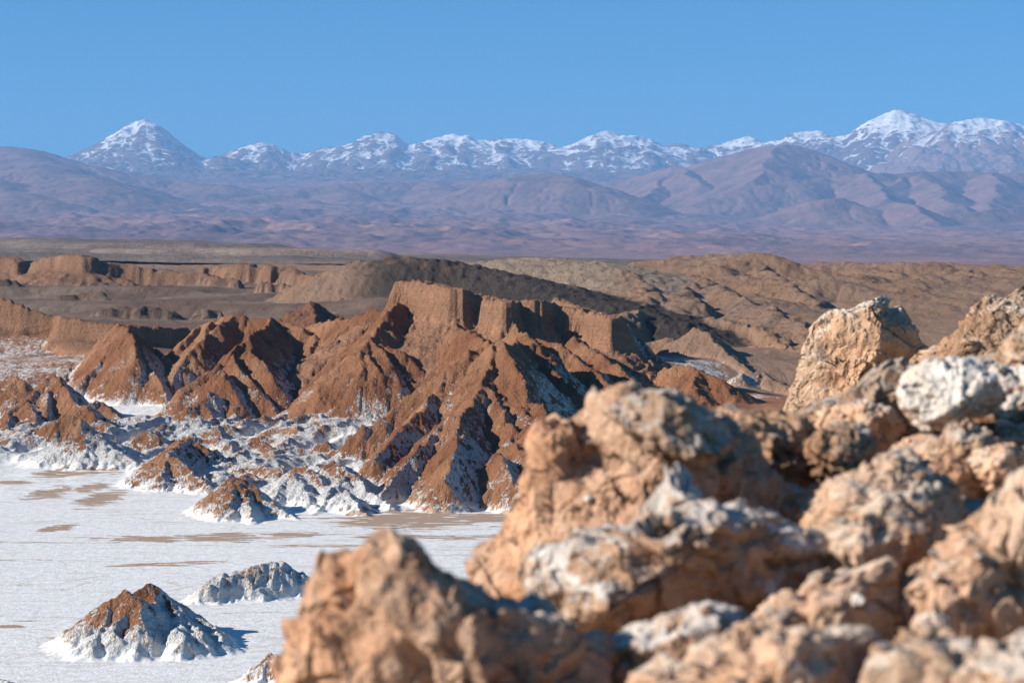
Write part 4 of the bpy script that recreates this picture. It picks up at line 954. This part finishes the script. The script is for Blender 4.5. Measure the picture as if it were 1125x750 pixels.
R_('broken white-crusted boulder in the middle of the pile with a dark hollow front', [(578, 632), (590, 605), (625, 592), (690, 580), (728, 560), (742, 536), (765, 552), (800, 556), (830, 570), (862, 588), (905, 612), (915, 645), (880, 690), (800, 720), (700, 720), (630, 690), (588, 660)], 3.15, .42, 'mixed', 7, 3,
   cuts=[((.45, -.85, -.35), .38), ((-.7, -.6, .3), .6), ((.6, -.78, .1), .57)], dips=[(770, 640, 45, .35)])
R_('low whitish lumpy rock below the white-crusted boulder', [(648, 735), (665, 710), (700, 695), (735, 680), (780, 670), (820, 678), (838, 700), (820, 740), (780, 790), (700, 800), (655, 775)], 2.75, .5, 'mixed', 6, 4, lump=1.4)
R_('grey-topped flat slab resting on the largest boulder', [(668, 452), (685, 441), (720, 436), (745, 440), (775, 455), (800, 470), (815, 490), (790, 505), (740, 500), (700, 480)], 3.62, .55, 'brown', 6, 5, group='near boulders')
R_('tan knobbly rock with white lumps right of the largest boulder', [(780, 462), (805, 450), (840, 456), (870, 460), (893, 478), (905, 500), (900, 530), (860, 545), (815, 540), (790, 520)], 4.1, .55, 'brown', 6, 6, lump=1.4)
R_('rounded grey-brown stone with a sunlit left side', [(888, 488), (905, 476), (935, 466), (955, 472), (965, 495), (955, 525), (920, 532), (895, 515)], 4.0, .6, 'brown', 6, 7, cuts=[((.6, -.78, 0), .57)], name='rock', cat='rock')
R_('brown weathered boulder holding up the white block', [(868, 462), (895, 448), (925, 440), (942, 432), (960, 415), (985, 404), (1010, 402), (1035, 420), (1030, 470), (1005, 492), (960, 488), (910, 482)], 4.9, .5, 'brown', 7, 8, cuts=[((.6, -.78, -.2), .57)], lump=1.2)
R_('bright white angular block on top of the pile', [(988, 428), (992, 412), (1012, 402), (1045, 396), (1072, 402), (1090, 415), (1102, 440), (1090, 452), (1062, 460), (1030, 468), (1012, 470), (1000, 452)], 4.35, .55, 'white', 6, 9,
   cuts=[((-.35, -.9, .15), .5), ((.4, -.8, -.5), .6), ((0, -.3, 1), .75)], lump=.3, rough=.6, fac=.8)
R_('pale grey-white crust behind the bright white block', [(1052, 405), (1070, 394), (1100, 402), (1130, 412), (1160, 430), (1160, 470), (1110, 480), (1070, 462)], 4.6, .5, 'mixed', 6, 10)
R_('pitted brown rock at the right edge of the view', [(1072, 420), (1082, 398), (1105, 385), (1130, 375), (1175, 370), (1185, 430), (1150, 470), (1095, 460)], 5.2, .5, 'brown', 6, 11, lump=1.6)
R_('pale blurred stone poking in at the right edge above the white block', [(1104, 385), (1118, 366), (1150, 352), (1190, 370), (1190, 420), (1140, 425), (1108, 410)], 4.8, .5, 'tan', 6, 12)
R_('sharp-edged brown crag behind the right side of the pile', [(1006, 400), (1025, 388), (1043, 380), (1056, 362), (1082, 345), (1110, 338), (1160, 330), (1200, 345), (1200, 430), (1100, 430), (1030, 412)], 9.5, .5, 'farbrown', 7, 13, lump=1.8, rough=1.3)
R_('tall leaning pale orange boulder standing apart behind the pile', [(860, 470), (868, 432), (878, 405), (890, 378), (905, 358), (935, 343), (962, 332), (988, 328), (1002, 336), (1008, 350), (1020, 362), (1021, 388), (1008, 408), (1000, 470), (930, 490)], 12.2, .5, 'far', 7, 14,
   cuts=[((.6, -.78, .1), .57), ((-.45, -.8, .35), .56), ((-.9, -.2, .5), .75)], lump=.7, rough=1., fac=.55)
R_('large smooth tan boulder, the upper of the two at right', [(886, 580), (890, 560), (905, 545), (935, 524), (962, 510), (985, 506), (1010, 512), (1040, 522), (1058, 535), (1050, 580), (1010, 610), (930, 625), (900, 610)], 3.5, .5, 'tan', 7, 15,
   cuts=[((.6, -.78, .0), .57), ((-.4, -.6, .7), .6), ((-.45, -.8, -.1), .56)], lump=.5, rough=.9)
R_('tan wedge-shaped boulder with a dark undercut in front of the large smooth one', [(898, 622), (905, 598), (935, 572), (960, 556), (990, 545), (1008, 546), (1022, 562), (1024, 590), (1005, 612), (975, 622), (955, 628), (918, 640)], 3.15, .5, 'tan', 6, 16,
   cuts=[((.6, -.78, -.3), .57), ((-.3, -.5, .8), .55)], lump=.5)
R_('small brown rock wedged behind the two tan boulders', [(1018, 572), (1035, 560), (1060, 550), (1082, 560), (1092, 582), (1060, 592), (1030, 588)], 3.6, .6, 'brown', 6, 17, name='rock', cat='rock')
R_('wide tan boulder filling the right edge of the pile', [(982, 665), (990, 640), (1025, 612), (1050, 596), (1082, 592), (1098, 575), (1110, 545), (1135, 520), (1200, 510), (1220, 600), (1210, 700), (1120, 720), (1040, 700), (1000, 690)], 2.95, .45, 'tan', 7, 18,
   cuts=[((.3, -.9, -.2), .6), ((-.45, -.8, .6), .56)], lump=1.)
R_('small pale stone lodged under the wide tan boulder', [(1002, 688), (1010, 678), (1028, 674), (1046, 684), (1044, 698), (1025, 706), (1008, 700)], 2.7, .6, 'tan', 5, 19, name='rock', cat='rock', lump=.8)
R_('knobbly tan boulder below the wedge-shaped one', [(800, 712), (845, 680), (885, 662), (915, 645), (940, 628), (965, 618), (985, 628), (992, 650), (1000, 690), (985, 720), (900, 750), (820, 750)], 2.95, .42, 'tan', 7, 20,
   cuts=[((.6, -.78, .0), .57), ((-.45, -.8, .5), .56)], lump=1.3)
R_('sunlit tan boulder along the bottom edge', [(690, 760), (745, 735), (805, 712), (845, 692), (900, 697), (955, 700), (965, 730), (960, 800), (850, 860), (720, 840)], 2.45, .45, 'tan', 7, 21,
   cuts=[((.6, -.78, .1), .57), ((-.4, -.6, .6), .6)], lump=1.1)
R_('low brown lumpy rock in the bottom right corner', [(955, 735), (985, 712), (1040, 708), (1100, 715), (1160, 705), (1200, 760), (1150, 860), (1000, 850)], 2.35, .5, 'soil', 6, 22, lump=1.3)
R_('brown shelf of rock under the white block', [(985, 505), (1000, 488), (1040, 478), (1090, 478), (1150, 470), (1180, 500), (1130, 530), (1060, 520), (1010, 520)], 4.4, .5, 'tanred', 6, 23, name='rock', cat='rock')
R_('dark rounded rock in the shade between the largest boulder and the tan ones', [(838, 540), (860, 530), (890, 540), (900, 580), (895, 620), (860, 640), (835, 600)], 3.9, .6, 'tanred', 6, 24, name='rock', cat='rock')
fill = [((845, 600, 4.0), 'brown rock deep in the gap below the rounded dark one'), ((770, 520, 4.3), 'brown rock behind the right shoulder of the largest boulder'), ((880, 640, 3.5), 'shaded rock between the white-crusted boulder and the tan wedge'),
 ((1060, 500, 4.2), 'flat tan stone on the soil shelf under the white block'), ((1035, 530, 4.0), 'tan rock on the soil shelf behind the large smooth boulder'), ((1100, 520, 4.0), 'rounded tan rock at the right end of the soil shelf'),
 ((640, 680, 3.3), 'shaded brown rock in the notch right of the bottom-edge boulder'), ((975, 660, 3.1), 'brown stone wedged between the knobbly and the wide tan boulders'), ((940, 470, 4.7), 'tan rock propped below the brown weathered boulder'), ((860, 690, 2.9), 'tan rock at the lower right of the white-crusted boulder')]
for q_, ((u_, v_, y_), lb) in enumerate(fill):
    w_ = (34, 40, 30, 42, 36, 40, 40, 26, 44, 34)[q_]; rs_ = np.random.RandomState(q_)
    R_(lb, [(u_+w_*math.cos(a_)*rs_.uniform(.8, 1.2), v_-w_*.72*math.sin(a_)*rs_.uniform(.8, 1.2)) for a_ in np.linspace(0, 6.28, 9)[:-1]], y_, .6, ('brown', 'tanred', 'tan')[q_ % 3], 6, 30+q_, name='rock', cat='rock', cuts=[((.6, -.78, 0), .57)])
# crumbs and stones lying on the soil, each its own
rs = np.random.RandomState(77)
protos = []
for k in range(4):
    V, Fc = ico(4); un = V.copy()
    for _ in range(8):
        v_ = rs.randn(3); v_ /= np.linalg.norm(v_); s = un@v_.astype(F32); un = un-(np.maximum(s-rs.uniform(.55, .85), 0)*.9)[:, None]*v_.astype(F32)
    un = un*np.array([1, .8, .62], F32)*(1+.16*fbm3(un*1.6+k*7, 4, .55, k)[:, None]+.05*fbm3(un*5+k*7, 3, .6, k)[:, None])
    protos.append((un.astype(F32), Fc))
pm = [bpy.data.meshes.new('stone') for _ in range(1)]
dgz = (Xn, Yn, Zn)
def ground_at(x, y):
    i = int(np.searchsorted(xs, x)); j = int(np.searchsorted(ys, y)); i = min(max(i, 1), len(xs)-1); j = min(max(j, 1), len(ys)-1)
    return float(Zn[j, i])
from mathutils import Vector, Euler
bpy.context.view_layer.update()
rocks = [ob for ob in C.objects if ob.get('category') in ('boulder', 'rock')]
meshes = []
for k, (un, Fc) in enumerate(protos):
    for mt in ('tan', 'brown', 'mixed'):
        ob = mesh_from('stone', un, Fc, None, mats[mt]); meshes.append(ob.data); bpy.data.objects.remove(ob)
cnt = 0
dg = bpy.context.evaluated_depsgraph_get()
for k in range(400):
    if cnt >= 42: break
    u = rs.uniform(620, 1120); v = rs.uniform(440, 748)
    o_ = Vector((0, 0, 0)); tgt = Vector(W(u, v, 5.)).normalized()
    hit, loc, nor, fi, hob, _ = scene.ray_cast(dg, o_, tgt)
    if not hit or loc.y > 6.5 or nor.z < .45: continue
    r = rs.uniform(.005, .014)*(1.6 if rs.rand() < .15 else 1)
    ob = bpy.data.objects.new('stone', meshes[rs.randint(len(meshes))]); C.objects.link(ob)
    ob.location = loc+Vector((0, 0, r*.25)); ob.scale = (r, r, r); ob.rotation_euler = (rs.uniform(-.4, .4), rs.uniform(-.4, .4), rs.uniform(0, 6.28))
    tag(ob, 'small loose stone lying on the near boulders or their soil', 'stone', 'small loose stones on the near rocks'); cnt += 1
log('rocks', cnt)
# ================================================================ LIGHT, SKY, CAMERA
SUN_DIR = np.array([-1, -.2, 0]); SUN_EL = math.radians(26)
az = math.atan2(SUN_DIR[0], SUN_DIR[1])        # clockwise from +Y
sv = (math.sin(az)*math.cos(SUN_EL), math.cos(az)*math.cos(SUN_EL), math.sin(SUN_EL))
from mathutils import Vector
sun = bpy.data.lights.new('sun', 'SUN'); sun.energy = 5.0; sun.angle = math.radians(.53); sun.color = (1, .945, .87)
so = bpy.data.objects.new('sun', sun); C.objects.link(so)
so.rotation_euler = Vector(sv).to_track_quat('Z', 'Y').to_euler()
w = bpy.data.worlds.new('World'); scene.world = w; w.use_nodes = True
nt = w.node_tree; bg = nt.nodes['Background']; sk = nt.nodes.new('ShaderNodeTexSky')
sk.sky_type = 'NISHITA'; sk.sun_disc = False; sk.sun_elevation = SUN_EL; sk.sun_rotation = az
sk.altitude = 2500; sk.air_density = 1.; sk.dust_density = .1; sk.ozone_density = 3.
tn = nt.nodes.new('ShaderNodeMix'); tn.data_type = 'RGBA'; tn.blend_type = 'MULTIPLY'; tn.inputs[0].default_value = 1
nt.links.new(sk.outputs[0], tn.inputs[6]); tn.inputs[7].default_value = (.22, .94, 1.30, 1); nt.links.new(tn.outputs[2], bg.inputs[0]); bg.inputs[1].default_value = .052
cam = bpy.data.cameras.new('camera'); cam.sensor_width = 36; cam.lens = FPX/1125*36; cam.clip_start = .1; cam.clip_end = 120000
cam.dof.use_dof = True; cam.dof.focus_distance = 500; cam.dof.aperture_fstop = 7.5
co = bpy.data.objects.new('camera', cam); C.objects.link(co); co.rotation_euler = (math.radians(90)-PITCH, 0, 0)
scene.camera = co
scene.view_settings.view_transform = 'Standard'; scene.view_settings.look = 'None'; scene.view_settings.exposure = .85; scene.view_settings.gamma = 1
scene.render.engine = 'CYCLES'; scene.cycles.use_denoising = True
scene.cycles.max_bounces = 4; scene.cycles.diffuse_bounces = 3; scene.cycles.volume_bounces = 0
log('done')
